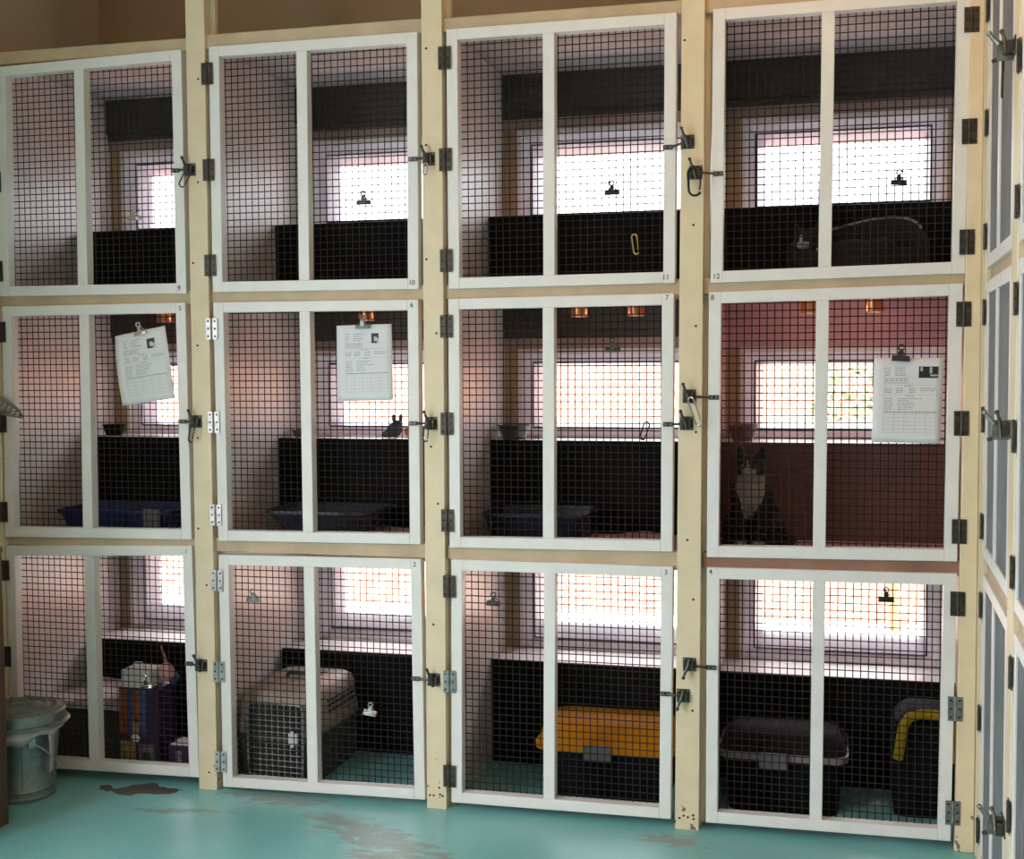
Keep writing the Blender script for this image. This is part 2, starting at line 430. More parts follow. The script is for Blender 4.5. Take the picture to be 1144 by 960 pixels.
def hinge(x, z, side, m, parent, screws=None):
    """butt hinge laid on the front faces; x is the joint"""
    h = MB(); hw, hh = .024, .083; y = -.0045
    for s in (-1, 1):
        a, b = (x+.002*s, x+hw*s)
        h.box(min(a, b), max(a, b), y-.0022, y, z-hh/2, z+hh/2, m)
        for q in (-.029, 0, .029):
            h.lathe([(.0042, 0), (.003, .0015)], screws or M['dark'], 8, mtx=T(x+s*.0145, y-.0022, z+q) @ RX(90), smooth=False)
    h.tube([(x, y-.0035, z-hh/2), (x, y-.0035, z+hh/2)], .0038, m, 8)
    return h.build('hinge', parent)

def striker(x0, x1, z0, z1, parent):
    """bar from the door stile (x0) to the latch on the post (x1)"""
    s = MB(); d = 1 if x1 > x0 else -1
    m = M['latch']
    L0 = x0; Lp = x0+d*.034
    s.box(min(L0, Lp), max(L0, Lp), -.0065, -.0005, z0-.008, z0+.008, m)
    for q in (.008, .026): s.lathe([(.004, 0), (.003, .002)], M['greyzinc'], 8, mtx=T(x0+d*q, -.0065, z0) @ RX(90), smooth=False)
    s.tube([(Lp-d*.004, -.008, z0), (Lp+d*.02, -.014, z0+(z1-z0)*.4), (x1, -.016, z1)], .0042, m, 8)
    return s.build('striker_bar', parent)

def latch(x, z, parent, flip=1, lever_up=1):
    e = MB(); m = M['latch']
    e.box(x-.022, x+.024, -.0075, -.0035, z-.024, z+.024, m)                      # base plate
    e.box(x-.018, x-.008, -.026, -.0075, z-.02, z+.012, m); e.box(x+.008, x+.016, -.024, -.0075, z-.02, z+.014, m)
    for sx in (-.016, .018):
        for sz in (-.018, .018): e.lathe([(.0042, 0), (.003, .002)], M['greyzinc'], 8, mtx=T(x+sx, -.0075, z+sz) @ RX(90), smooth=False)
    o = e.build('latch', parent, bevel=.001)
    l = MB(); u = lever_up
    l.tube([(x+.004*flip, -.026, z-.022*u), (x-.002*flip, -.028, z+.005*u), (x-.012*flip, -.03, z+.026*u), (x-.016*flip, -.034, z+.040*u)], [.006, .007, .005, .004], m, 8)
    l.ball((x-.017*flip, -.035, z+.043*u), .0065, m, 8)
    l.build('lever', o)
    return o

# measured door corners (x, z): TL, TR, BR, BL ; hinge side
D = {(0, 0): [(.012, 2.874), (.832, 2.89), (.834, 1.953), (.002, 1.958)],
     (0, 1): [(.949, 2.892), (1.789, 2.89), (1.784, 1.951), (.947, 1.956)],
     (0, 2): [(1.900, 2.891), (2.739, 2.891), (2.733, 1.953), (1.900, 1.949)],
     (0, 3): [(2.865, 2.893), (3.708, 2.897), (3.699, 1.964), (2.857, 1.950)],
     (1, 0): [(.011, 1.917), (.829, 1.919), (.836, .991), (-.006, .979)],
     (1, 1): [(.948, 1.917), (1.782, 1.913), (1.781, .999), (.951, .990)],
     (1, 2): [(1.898, 1.913), (2.729, 1.917), (2.724, 1.0), (1.895, .991)],
     (1, 3): [(2.852, 1.918), (3.693, 1.931), (3.685, .996), (2.845, .985)],
     (2, 0): [(-.003, .942), (.836, .967), (.849, .043), (-.010, .03)],
     (2, 1): [(.951, .935), (1.782, .944), (1.789, .028), (.952, .014)],
     (2, 2): [(1.901, .947), (2.726, .947), (2.718, .031), (1.893, .027)],
     (2, 3): [(2.846, .948), (3.685, .955), (3.674, .034), (2.843, .03)]}
NUM = {(0, 0): '9', (0, 1): '10', (0, 2): '11', (0, 3): '12', (1, 0): '5', (1, 1): '6', (1, 2): '7', (1, 3): '8', (2, 0): '1', (2, 1): '2', (2, 2): '3', (2, 3): '4'}
NPOS = {(0, 0): (.804, 1.975), (0, 1): (1.758, 1.975), (0, 2): (2.701, 1.973), (0, 3): (2.877, 1.972), (1, 0): (.806, 1.896), (1, 1): (1.757, 1.892),
        (1, 2): (2.705, 1.901), (1, 3): (2.864, 1.898), (2, 0): (.812, .942), (2, 1): (1.757, .923), (2, 2): (2.701, .925), (2, 3): (2.859, .933)}
LAT = {(0, 0): (.863, 2.428, .783, 2.428), (0, 1): (1.829, 2.425, 1.752, 2.428), (0, 2): (2.777, 2.441, 2.692, 2.426), (0, 3): (2.805, 2.334, 2.901, 2.327),
       (1, 0): (.869, 1.456, .792, 1.455), (1, 1): (1.829, 1.454, 1.741, 1.453), (1, 2): (2.774, 1.459, 2.692, 1.455), (1, 3): (2.783, 1.554, 2.887, 1.55),
       (2, 0): (.872, .496, .799, .499), (2, 1): (1.830, .492, 1.741, .491), (2, 2): (2.762, .486, 2.682, .488), (2, 3): (2.784, .600, 2.879, .592)}

def bil(q, u, v):
    TL, TR, BR, BL = [Vector((a, b)) for a, b in q]
    return (TL*(1-u)+TR*u)*v+(BL*(1-u)+BR*u)*(1-v)

def make_door(q, parent, num=None, npos=None, hx='L', hm=None, thick=.046, wiremat=None, md=.9):
    W_ = (Vector(q[1])-Vector(q[0])).length; H_ = (Vector(q[0])-Vector(q[3])).length
    st, rt, mu = .042/W_, .040/H_, .043/W_
    d = MB(); m = M['door']
    def pc(u0, u1, v0, v1, y0=0.0, y1=thick):
        c = [bil(q, u0, v0), bil(q, u1, v0), bil(q, u1, v1), bil(q, u0, v1)]
        d.quadbox([(p.x, p.y) for p in c], y0, y1, m)
    pc(0, st, 0, 1); pc(1-st, 1, 0, 1)
    pc(st, 1-st, 0, rt); pc(st, 1-st, 1-rt, 1)
    mid = .455 if hx == 'L' else .46
    a, b = mid-mu/2, mid+mu/2
    pc(a, b, rt, 1-rt)
    o = d.build('door', parent, bevel=.0018)
    for (u0, u1) in ((st, a), (b, 1-st)):
        p0 = bil(q, u0, rt); p1 = bil(q, u1, 1-rt)
        wire_mesh(p0.x, p1.x, p0.y, p1.y, thick*md, wiremat or M['wire'], o)
    uh = 0 if hx == 'L' else 1
    for v, hmm in zip((.89, .5, .11), hm or [M['hinge']]*3):
        p = bil(q, uh, v)
        hinge(p.x+(-.006 if hx == 'L' else .004), p.y, hx, hmm, o)
    if num:
        t = bpy.data.curves.new('door_number', 'FONT'); t.body = num; t.size = .026; t.extrude = .0004; t.align_x = 'CENTER'; t.align_y = 'CENTER'
        t.materials.append(M['dark'])
        tmp = bpy.data.objects.new('tmp', t)
        me = bpy.data.meshes.new_from_object(tmp); bpy.data.objects.remove(tmp)
        to = bpy.data.objects.new('door_number', me); C.objects.link(to); to.parent = o
        to.location = (npos[0], -.0008, npos[1]); to.rotation_euler = (PI/2, 0, 0)
    return o

HM = {(1, 1): [M['zinc']]*3, (2, 1): [M['zinc']]*3, (2, 2): [M['hinge'], M['greyzinc'], M['hinge']], (2, 3): [M['hinge'], M['greyzinc'], M['greyzinc']]}
CLAB = {(0, 0): 'cat cage with door number 9, top row at the far left, empty bulldog clip',
        (0, 1): 'cat cage with door number 10, top row, second from the left wall',
        (0, 2): 'cat cage with door number 11, top row, brass hook on its mesh',
        (0, 3): 'cat cage with door number 12, top row in the corner, hinged on the right',
        (1, 0): 'cat cage with door number 5, crooked curled paper clipped to it',
        (1, 1): 'cat cage with door number 6, straight paper clipped to its right mesh panel',
        (1, 2): 'cat cage with door number 7, middle row, no paper, steel bowl on its ledge',
        (1, 3): 'pink-walled cat cage with door number 8, cat sitting inside',
        (2, 0): 'cat cage with door number 1 behind the galvanised bin, holding boxes',
        (2, 1): 'cat cage with door number 2, bottom row, holding the pet carrier',
        (2, 2): 'cat cage with door number 3, bottom row, holding the yellow-topped litter box',
        (2, 3): 'cat cage with door number 4, bottom row corner, holding dark litter tray'}
cages = {}
for r in range(3):
    for c in range(4):
        s = COL[c]; e = RPART[c]; z = ROWZ[r]
        cg = empty('cat_cage', (0, 0, 0)); cages[r, c] = cg
        tag(cg, CLAB[r, c], 'cage', 'cages of the main bank')
        pink = (r, c) == (1, 3)
        ztop = (1.932 if r == 1 else 2.905 if r == 0 else .954)
        pm = M['pinkpanel'] if pink else M['panel']
        MB().box(s-.018, s, .052, YB-.001, z+(.001 if r == 2 else 0), ztop, pm).build('side_panel', cg)
        if c == 3: MB().box(e, min(e+.018, 3.745), .052, YB-.001, z+(.001 if r == 2 else 0), ztop, pm).build('side_panel', cg)
        if r < 2: MB().box(s, e, .062, YB, z-.018, z, M['pinkpanel'] if pink else M['shelf']).build('cage_floor', cg)
        if r == 0: MB().box(s-.018, e+.002, .062, YB, 2.905, 2.925, M['roofpanel']).build('roof_panel', cg)
        lz = LEDGE[r]
        MB().box(s, e, .632, YB-.007, lz-.02, lz, M['ledge']).build('ledge', cg, bevel=.003)
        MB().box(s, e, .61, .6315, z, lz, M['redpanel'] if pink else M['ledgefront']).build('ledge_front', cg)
        vm = M['pinkpanel'] if pink else M['valance']
        if r < 2:
            v = MB(); v.box(s, e, YB-.03, YB-.002, WTOP[r]+.075, ztop, vm); v.box(s, e, YB-.018, YB-.002, WTOP[r]+.045, WTOP[r]+.075, vm)
            v.build('valance_board', cg, bevel=.003)
        MB().box(s, e, YB-.012, YB-.002, WTOP[r], min(WTOP[r]+.045, ztop), M['pinkpanel'] if pink else M['shelf']).build('head_trim', cg)
        dn = make_door(D[r, c], cg, NUM[r, c], NPOS[r, c], 'R' if c == 3 else 'L', HM.get((r, c)))
        lx, lz2, sx, sz = LAT[r, c]
        striker(sx, lx, sz, lz2, dn)
        latch(lx, lz2, cg, 1 if c < 3 else 1, -1 if (r == 2 and c >= 2) else 1)

# ------------------------------------------------------------------ right-hand bank (turned a quarter, built along its own wall)
ANG = math.degrees(math.atan(.0215))
def bankmtx(o):   # local x runs from the corner towards the camera, local -y faces the room
    o.location = (3.754, -.002, 0); o.rotation_euler = (0, 0, math.radians(-90-ANG)); return o
bfw = bankmtx(empty('cage_framework'))
tag(bfw, 'cream timber posts and rails of the right-hand cage bank seen edge-on', 'framework')
for (a, b) in ((.0, .155), (.965, 1.095), (1.91, 2.04)):
    MB().box(a, b, -.004, .05, 0, 3.55, M['cream']).build('post', bfw, bevel=.004)
for (a, b) in ((.155, .965), (1.095, 1.91)):
    for z0, z1 in ((.955, 1.03), (1.915, 1.975), (2.885, 2.95)):
        MB().box(a, b, .012, .06, z0, z1, M['tan_rail']).build('rail', bfw, bevel=.003)
bl = [['white-framed wire door cage of the right bank, top row nearest the corner', 'right bank top row cage at the photo edge'],
      ['right bank cage with white paper inside its door, middle row by the corner', 'right bank middle row cage at the photo edge'],
      ['right bank bottom row cage beside the corner, latch near the floor', 'right bank bottom row cage at the photo edge']]
for r, (z0, z1) in enumerate(((1.968, 2.89), (1.04, 1.925), (.03, .985))):
    for b, (a, e) in enumerate(((.160, .925), (1.10, 1.90))):
        cg = bankmtx(empty('cat_cage')); tag(cg, bl[r][b], 'cage', 'cages of the right-hand bank')
        zf = (1.955, .985, 0)[r]; zt = (2.93, 1.93, .955)[r]
        MB().box(a-.03, a-.012, .062, .85, zf, zt, M['bankpanel']).build('side_panel', cg)
        MB().box(a-.012, e+.03, .83, .85, zf, zt, M['bankpanel']).build('back_panel', cg)
        MB().box(e+.03, e+.048, .062, .85, zf, zt, M['bankpanel']).build('side_panel', cg)
        if r < 2: MB().box(a-.012, e+.03, .062, .83, zf-.018, zf, M['shelf']).build('cage_floor', cg)
        if r == 0: MB().box(a-.03, e+.048, .062, .85, 2.93, 2.948, M['roofpanel']).build('roof_panel', cg)
        q = [(a, z1), (e, z1), (e, z0), (a, z0)]
        dn = make_door(q, cg, None, None, 'L', None, wiremat=M['bankwire'], md=.16)
        if b == 0:
            zz = (2.478, 1.495, .44)[r]
            striker(.885, .965, zz, zz, dn); lt = latch(.985, zz, cg, 1, 1)
            k_ = MB(); k_.box(.955, .961, -.048, -.004, zz-.030, zz+.022, M['greyzinc']); k_.tube([(.958, -.040, zz+.012), (.958, -.054, zz+.028), (.958, -.064, zz+.040)], [.009, .007, .005], M['greyzinc'], 8); k_.ball((.958, -.065, zz+.042), .0075, M['greyzinc'], 8)
            k_.tube([(.958, -.046, zz-.026), (.958, -.058, zz-.030)], [.006, .005], M['latch'], 8)
            for dz in (-.008, .006): k_.lathe([(.004, 0), (.004, .002)], M['zinc'], 8, mtx=T(.955, -.038, zz+dz) @ RY(-90), smooth=False)
            k_.build('bracket', lt, bevel=.0015)
# paper hung inside the right bank
pp = bankmtx(empty('paper_sheet'))
p = MB()
n = 8
for j in range(n):
    v0, v1 = j/n, (j+1)/n
    z0, z1 = 1.83-.30*v0, 1.83-.30*v1
    y0, y1 = .012+.006*math.sin(v0*PI), .012+.006*math.sin(v1*PI)
    x0a, x0b = .60+.10*v0, .60+.10*v1
    p.add([(x0a, y0, z0), (.86, y0, z0), (.86, y1, z1), (x0b, y1, z1)], [(0, 1, 2, 3)], M['paper'], True)
p.build('sheet', pp).modifiers.new('s', 'SOLIDIFY').thickness = .0006
tag(pp, 'white paper hanging at a slant in the right bank middle door', 'paper')

# ------------------------------------------------------------------ small hardware
def clip(x, z, label, m, rot=0, y=.006, s=1.0):
    o = empty('bulldog_clip', (x, y, z)); o.rotation_euler = (0, math.radians(rot), 0)
    b = MB()
    b.prism([(-.008*s, -.006*s), (-.011*s, .002*s), (-.004*s, .010*s), (.004*s, .010*s), (.011*s, .002*s), (.008*s, -.006*s)], 'x', -.026*s, .026*s, m)
    b.tube([(-.027*s, -.009*s, -.005*s), (.027*s, -.009*s, -.005*s)], .003*s, m, 6)
    b.build('jaw', o, bevel=.001)
    h = MB()
    h.prism([(-.009*s, .004*s), (.009*s, .004*s), (.006*s, .026*s), (-.006*s, .026*s)], 'y', -.009*s, -.006*s, m)
    h.tube([(p_[0], -.0075*s, p_[2]) for p_ in arc(0, .034*s, .0085*s, 0, 340, 14)], .003*s, m, 6)
    h.tube([(-.012*s, .004, .012*s), (0, .004, .03*s), (.012*s, .004, .012*s)], .0022*s, m, 6)
    h.build('handle', o)
    tag(o, label, 'clip', 'bulldog clips on the wire doors')
    return o
clip(.613, 2.252, 'pale bulldog clip on mesh of door 9, top row far left', M['chrome'])
clip(1.57, 2.276, 'dark bulldog clip against bright window on mesh of door 10', M['latch'])
clip(2.509, 2.276, 'black bulldog clip against bright window on mesh of door 11', M['black'])
clip(3.485, 2.272, 'black bulldog clip against bright window on mesh of door 12', M['black'], 2)
clip(.637, 1.802, 'shiny bulldog clip holding the crooked paper on door 5', M['chrome'], -14, y=-.004)
clip(1.564, 1.815, 'bulldog clip holding the straight paper on door 6', M['greyzinc'], 0, y=-.004)
clip(3.496, 1.681, 'bulldog clip holding the paper on door 8 above the cat cage right panel', M['latch'], 3, y=-.004, s=1.1)
clip(2.51, 1.720, 'black bulldog clip without paper on the mesh of door 7', M['latch'])
clip(1.094, .762, 'grey bulldog clip on left mesh panel of door 2 above the carrier', M['greyzinc'])
clip(2.062, .787, 'dark bulldog clip on left mesh panel of door 3', M['latch'], 2)
clip(3.456, .857, 'dark bulldog clip high on right mesh panel of door 4', M['black'])
clip(1.57, .345, 'silvery bulldog clip beside the pet carrier low on door 2', M['zinc'], 8)
clip(.624, .397, 'silvery bulldog clip in front of the food box on door 1', M['chrome'], -4)

def snap_hook(x, z, L, wd, rot, m, label, y=-.040, r=.003):
    o = empty('snap_hook', (x, y, z)); o.rotation_euler = (0, math.radians(rot), 0)
    h = MB(); w2 = wd/2
    path = arc(0, -w2, w2, 180, 20, 8)[::1]
    path = [(-w2, 0, -L+w2*1.2)]+arc(0, -w2, w2, 180, 0, 8)+[(w2, 0, -L*.35)]
    low = arc(0, -L+w2, w2, 180, 350, 9)
    h.tube(arc(0, -L+w2, w2, 330, 180, 9)+arc(0, -w2, w2, 180, 0, 8)+[(w2, 0, -L*.30)], r, m, 6)
    h.build('hook_body', o)
    g = MB(); g.tube([(w2, 0, -L*.30), (w2*.95, 0, -L*.62), (w2*.75, 0, -L*.82)], r*.7, m, 6)
    g.build('gate', o)
    tag(o, label, 'hook', 'snap hooks on the latches')
    return o
snap_hook(.872, 2.412, .060, .026, 30, M['latch'], 'small dark snap hook hanging from the latch of door 9')
snap_hook(1.830, 2.405, .042, .016, 5, M['zinc'], 'small grey snap hook hanging from the latch of door 10')
snap_hook(2.803, 2.348, .098, .042, -3, M['black'], 'big black carabiner hanging from the latch of door 12', r=.0046)
snap_hook(.872, 1.448, .072, .020, 8, M['latch'], 'dark snap hook hanging from the latch of door 5')
snap_hook(1.822, 1.448, .060, .018, 4, M['latch'], 'dark snap hook hanging from the latch of door 6')
snap_hook(2.790, 1.550, .105, .020, -20, M['chrome'], 'long shiny snap hook hanging aslant between latches of doors 7 and 8', r=.0035)
snap_hook(2.586, 2.128, .070, .018, -8, M['brass'], 'brass snap hook hung on the mesh of door 11', y=.012)
snap_hook(2.634, 1.462, .066, .020, 18, M['black'], 'black twisted hook hung on the mesh of door 7 over the ledge', y=.012)
hk = snap_hook(3.71, 2.45, .11, .022, 10, M['latch'], 'snap hook dangling from the right bank latch by the top corner', y=-.90)
hk.rotation_euler = (0, math.radians(14), math.radians(80)); hk.location = (3.706, -.935, 2.462)

# ------------------------------------------------------------------ papers
def paper(q, label, bulge, photo, seed):
    rnd = random.Random(seed)
    o = empty('paper_sheet', (0, 0, 0))
    q = [Vector(a) for a in q]
    def P(u, v, off=0):      # v from the top
        a = (q[0]*(1-u)+q[1]*u)*(1-v)+(q[3]*(1-u)+q[2]*u)*v
        y = .006-bulge*math.sin(PI*min(1, max(0, v)))*(1-u)**2-.004*math.sin(PI*u)
        return (a.x, y-off, a.y)
    s = MB(); nu, nv = 10, 14
    vs = [P(i/nu, j/nv) for j in range(nv+1) for i in range(nu+1)]
    fs = [(j*(nu+1)+i, j*(nu+1)+i+1, (j+1)*(nu+1)+i+1, (j+1)*(nu+1)+i) for j in range(nv) for i in range(nu)]
    s.add(vs, fs, M['paper'], True)
    so = s.build('sheet', o); sm = so.modifiers.new('s', 'SOLIDIFY'); sm.thickness = .0004
    t = MB()
    def rect(u0, u1, v0, v1, m, off=.0012, n=4):
        for i in range(n):
            a, b = u0+(u1-u0)*i/n, u0+(u1-u0)*(i+1)/n
            t.add([P(a, v0, off), P(b, v0, off), P(b, v1, off), P(a, v1, off)], [(0, 1, 2, 3)], m)
    def words(u0, u1, v, h=.007):
        u = u0
        while u < u1:
            w_ = rnd.uniform(.02, .07); rect(u, min(u+w_, u1), v, v+h, M['ink'], n=1); u += w_+.012
    for v in (.115, .145, .175, .20): words(.17, .24, v); words(.31, .31+rnd.uniform(.12, .2), v)
    for v in (.245, .265, .29): words(.17, .17+rnd.uniform(.2, .36), v)
    words(.45, .57, .325)
    for v in (.355, .38, .40): words(.17, .27, v); words(.33, .43, v); words(.52, .61, v); words(.68, .9, v) if v < .39 else None
    words(.47, .60, .44)
    for v in (.475, .50, .525, .55, .575, .60): words(.17, .29, v, .006); words(.36, .36+rnd.uniform(.15, .35), v, .006)
    words(.17, .92, .632, .010)
    f = .0035
    for v in (.23, .315, .43, .655, .70, .745, .79, .835, .88): rect(.16, .92, v, v+f, M['inklite'], n=6)
    for u in (.16, .31, .46, .62, .77, .917):
        for j in range(6): t.add([P(u, .655+.0375*j, .0012), P(u+.005, .655+.0375*j, .0012), P(u+.005, .655+.0375*(j+1), .0012), P(u, .655+.0375*(j+1), .0012)], [(0, 1, 2, 3)], M['inklite'])
    for u in (.155, .917):
        for j in range(5): t.add([P(u, .09+.113*j, .0012), P(u+.005, .09+.113*j, .0012), P(u+.005, .09+.113*(j+1), .0012), P(u, .09+.113*(j+1), .0012)], [(0, 1, 2, 3)], M['inklite'])
    t.build('printed_form', so)
    t = MB(); u0, u1, v0, v1 = photo
    rect(u0, u1, v0, v1, M['inkdark'], .0014)
    du, dv = u1-u0, v1-v0
    if du > .2:
        rect(u0+.08*du, u0+.2*du, v0+.05*dv, v0+.4*dv, M['inklite'], .0018, 1); rect(u0+.55*du, u0+.68*du, v0+.05*dv, v0+.6*dv, M['inklite'], .0018, 1)
        rect(u0+.6*du, u0+.98*du, v0+.7*dv, v0+.85*dv, M['inklite'], .0018, 1)
    else:
        rect(u0+.35*du, u0+.75*du, v0+.35*dv, v0+.8*dv, M['inklite'], .0018, 1); rect(u0+.75*du, u0+.98*du, v0+.5*dv, v0+.97*dv, M['inklite'], .0018, 1)
    t.build('photo', so)
    tag(o, label, 'paper', 'printed forms on the doors')
paper([(.516, 1.791), (.736, 1.83), (.774, 1.546), (.543, 1.516)], 'crooked curled printed form with small photo hanging on door 5', .012, (.62, .77, .13, .265), 1)
paper([(1.455, 1.82), (1.674, 1.824), (1.678, 1.54), (1.456, 1.534)], 'straight printed form with small portrait photo on door 6', .003, (.64, .77, .115, .245), 2)
paper([(3.41, 1.684), (3.636, 1.683), (3.626, 1.395), (3.403, 1.397)], 'printed form with wide photo in its corner on door 8', .004, (.65, .93, .10, .235), 3)

# ------------------------------------------------------------------ copper lamps under the middle-row ceiling
lampn = {0: 'cage 5', 1: 'cage 6', 2: 'cage 7', 3: 'pink cage 8'}
for c, xs in ((0, (.461, .735)), (1, (1.39, 1.63)), (2, (2.292, 2.518)), (3, (3.185, 3.421))):
    for i, x in enumerate(xs):
        o = empty('copper_downlight', (x, .5, 1.857))
        b = MB(); b.lathe([(.030, .012), (.034, 0), (.037, .006), (.034, .075), (.012, .075)][1:], M['copper'], 20)
        b.lathe([(.034, 0), (.031, 0), (.029, .02), (.02, .022)], M['copper'], 20, cap=False)
        b.build('housing', o)
        MB().lathe([(.028, .006), (.026, .010), (.012, .014)], M['bulb'], 16).build('bulb', o)
        tag(o, 'copper downlight in %s, %s of its pair' % (lampn[c], ('left', 'right')[i]), 'lamp', 'copper downlights in the middle row')
        ld = bpy.data.lights.new('bulb_light', 'POINT'); ld.energy = .25 if c < 3 else .5; ld.color = (1, .62, .48); ld.shadow_soft_size = .02
        lo = bpy.data.objects.new('bulb_light', ld); C.objects.link(lo); lo.location = (0, 0, -.03); lo.parent = o

# ------------------------------------------------------------------ galvanised bin
bx, by = .195, -.215
bn = empty('galvanised_bin', (bx, by, 0))
tag(bn, 'galvanised metal bin with ridged lid on the floor by door 1', 'bin')
b = MB()
b.lathe([(.120, 0), (.131, .004), (.131, .012), (.124, .018), (.124, .030), (.130, .037), (.126, .044), (.150, .275), (.156, .282)], M['galv'], 48)
for k in range(0, 360, 72): b.tube([(.127*math.cos(math.radians(k+20)), .127*math.sin(math.radians(k+20)), .045), (.149*math.cos(math.radians(k+20)), .149*math.sin(math.radians(k+20)), .27)], .002, M['galv'], 5)
b.build('body', bn)
b = MB()
b.lathe([(.183, .288), (.188, .291), (.183, .297), (.172, .300), (.172, .334), (.166, .340), (.150, .341), (.140, .349), (.130, .343), (.112, .345), (.102, .353), (.092, .347), (.074, .350), (.064, .358), (.054, .353), (.02, .356)], M['galv'], 56)
b.tube([(-.04, 0, .352), (-.035, 0, .378), (.035, 0, .378), (.04, 0, .352)], .004, M['galv'], 8)
b.build('lid', bn)
lb = MB(); n = 56; vs = []; rows = [(.168, .290), (.176, .270), (.170, .250)]
for j, (r_, z_) in enumerate(rows):
    for i in range(n):
        a = 2*PI*i/n; wv = math.sin(a*5+j)*.006+math.sin(a*11+2*j)*.004
        dz = (0, .010*math.sin(a*2+1), .020*math.sin(a*2+1)+.022*abs(math.sin(a*4+.6))-.01)[j]
        rr_ = max(r_+wv, .160); vs.append((rr_*math.cos(a), rr_*math.sin(a), z_+dz))
fs = [(j*n+i, j*n+(i+1) % n, (j+1)*n+(i+1) % n, (j+1)*n+i) for j in range(2) for i in range(n)]
lb.add(vs, fs, M['bag'], True)
a0 = math.radians(-15)
vs = []
for i in range(6):
    t_ = i/5; vs += [(.172*math.cos(a0), .172*math.sin(a0)+.03*t_*(1-t_)-.012, .262-.15*t_), (.172*math.cos(a0)-.004, .172*math.sin(a0)+.036-.02*t_, .262-.15*t_)]
lb.add(vs, [(2*i, 2*i+1, 2*i+3, 2*i+2) for i in range(5)], M['bag'], True)
lbo = lb.build('liner_bag', bn); sm = lbo.modifiers.new('s', 'SOLIDIFY'); sm.thickness = .001
h = MB(); ha = math.radians(-38)
hx_, hy_ = .147*math.cos(ha), .147*math.sin(ha)
h.box(-.012, .012, -.006, .004, -.018, .018, M['zinc'], mtx=T(hx_, hy_, .235) @ RZ(math.degrees(ha)+90))
ex, ey = math.cos(ha), math.sin(ha)
tx, ty = -ey, ex
h.tube([(hx_+.006*ex, hy_+.006*ey, .232), (hx_+.012*ex+.03*tx, hy_+.012*ey+.03*ty, .215), (hx_+.02*ex+.07*tx, hy_+.02*ey+.07*ty, .175), (hx_+.02*ex+.10*tx, hy_+.02*ey+.10*ty, .13)], .0028, M['zinc'], 6)
h.build('handle', bn)

# dark wooden cabinet by the left wall
cb = empty('wooden_cabinet', (0, 0, 0)); tag(cb, 'dark wooden cabinet whose side shows at the left photo edge', 'cabinet')
b = MB(); b.box(.332, .354, -.90, -.514, 0, 1.0, M['darkwood']); b.box(-.055, -.033, -.90, -.514, 0, 1.0, M['darkwood'])
b.box(-.033, .332, -.536, -.514, .05, 1.0, M['darkwood']); b.box(-.033, .332, -.86, -.536, .05, .07, M['darkwood']); b.box(-.033, .332, -.87, -.85, .0, .05, M['darkwood'])
b.build('carcass', cb, bevel=.003)
MB().box(-.058, .358, -.915, -.51, 1.0, 1.022, M['darkwood']).build('top', cb, bevel=.004)
dd = MB().box(-.03, .329, -.90, -.88, .055, .995, M['darkwood']).build('door', cb, bevel=.003)
MB().tube([(.29, -.90, .55), (.29, -.92, .55), (.29, -.92, .65), (.29, -.90, .65)], .005, M['brass'], 8).build('handle', dd)

# perforated scoop hanging at the left
sc = empty('litter_scoop', (.03, -.06, 1.515)); tag(sc, 'grey perforated scoop poking in at the left beside door 5', 'scoop')
s = MB(); n1, n2 = 14, 12
vs = []; 
for j in range(n2+1):
    for i in range(n1+1):
        u = i/n1; v = j/n2
        x = -.055+.155*u; half = .045*(1-u**3*.85); t_ = (v-.5)*2
        vs.append((x, t_*half, -.028*(1-t_*t_)*(1-.5*u)+.02-.04*u))
fs = []
for j in range(n2):
    for i in range(n1):
        if 1 <= j < n2-1 and i < n1-1 and (i % 2) and (j % 2): continue
        a = j*(n1+1)+i; fs.append((a, a+1, a+n1+2, a+n1+1))
s.add(vs, fs, M['scoop'], True)
mo = s.build('scoop_bowl', sc); sm = mo.modifiers.new('s', 'SOLIDIFY'); sm.thickness = .002
mo.rotation_euler = (math.radians(38), math.radians(14), 0)
MB().tube([(-.05, 0, .03), (-.066, -.02, .06), (-.078, -.03, .075), (-.089, -.03, .075)], .006, M['scoop'], 8).build('handle', sc)

# ------------------------------------------------------------------ trays, bedding, bowls in the middle row
def tray(name, x0, x1, y0, y1, z, h, m, flare=.02, wall=.006):
    t = MB(); n = 32
    def loop(x0, x1, y0, y1, z, rad=.05):
        pts = []
        for cx, cy, a in ((x1-rad, y1-rad, 0), (x0+rad, y1-rad, 90), (x0+rad, y0+rad, 180), (x1-rad, y0+rad, 270)):
            for k in range(7):
                aa = math.radians(a+15*k); pts.append((cx+rad*math.cos(aa), cy+rad*math.sin(aa), z))
        return pts
    L = [loop(x0+flare, x1-flare, y0+flare, y1-flare, z), loop(x0, x1, y0, y1, z+h-.012), loop(x0-.008, x1+.008, y0-.008, y1+.008, z+h-.012), loop(x0-.008, x1+.008, y0-.008, y1+.008, z+h),
         loop(x0+wall, x1-wall, y0+wall, y1-wall, z+h), loop(x0+flare+wall, x1-flare-wall, y0+flare+wall, y1-flare-wall, z+wall)]
    N = len(L[0]); vs = sum(L, [])
    fs = [(j*N+i, j*N+(i+1) % N, (j+1)*N+(i+1) % N, (j+1)*N+i) for j in range(len(L)-1) for i in range(N)]
    fs += [tuple(range(N))[::-1], tuple(range((len(L)-1)*N, len(L)*N))]
    return t.add(vs, fs, m)
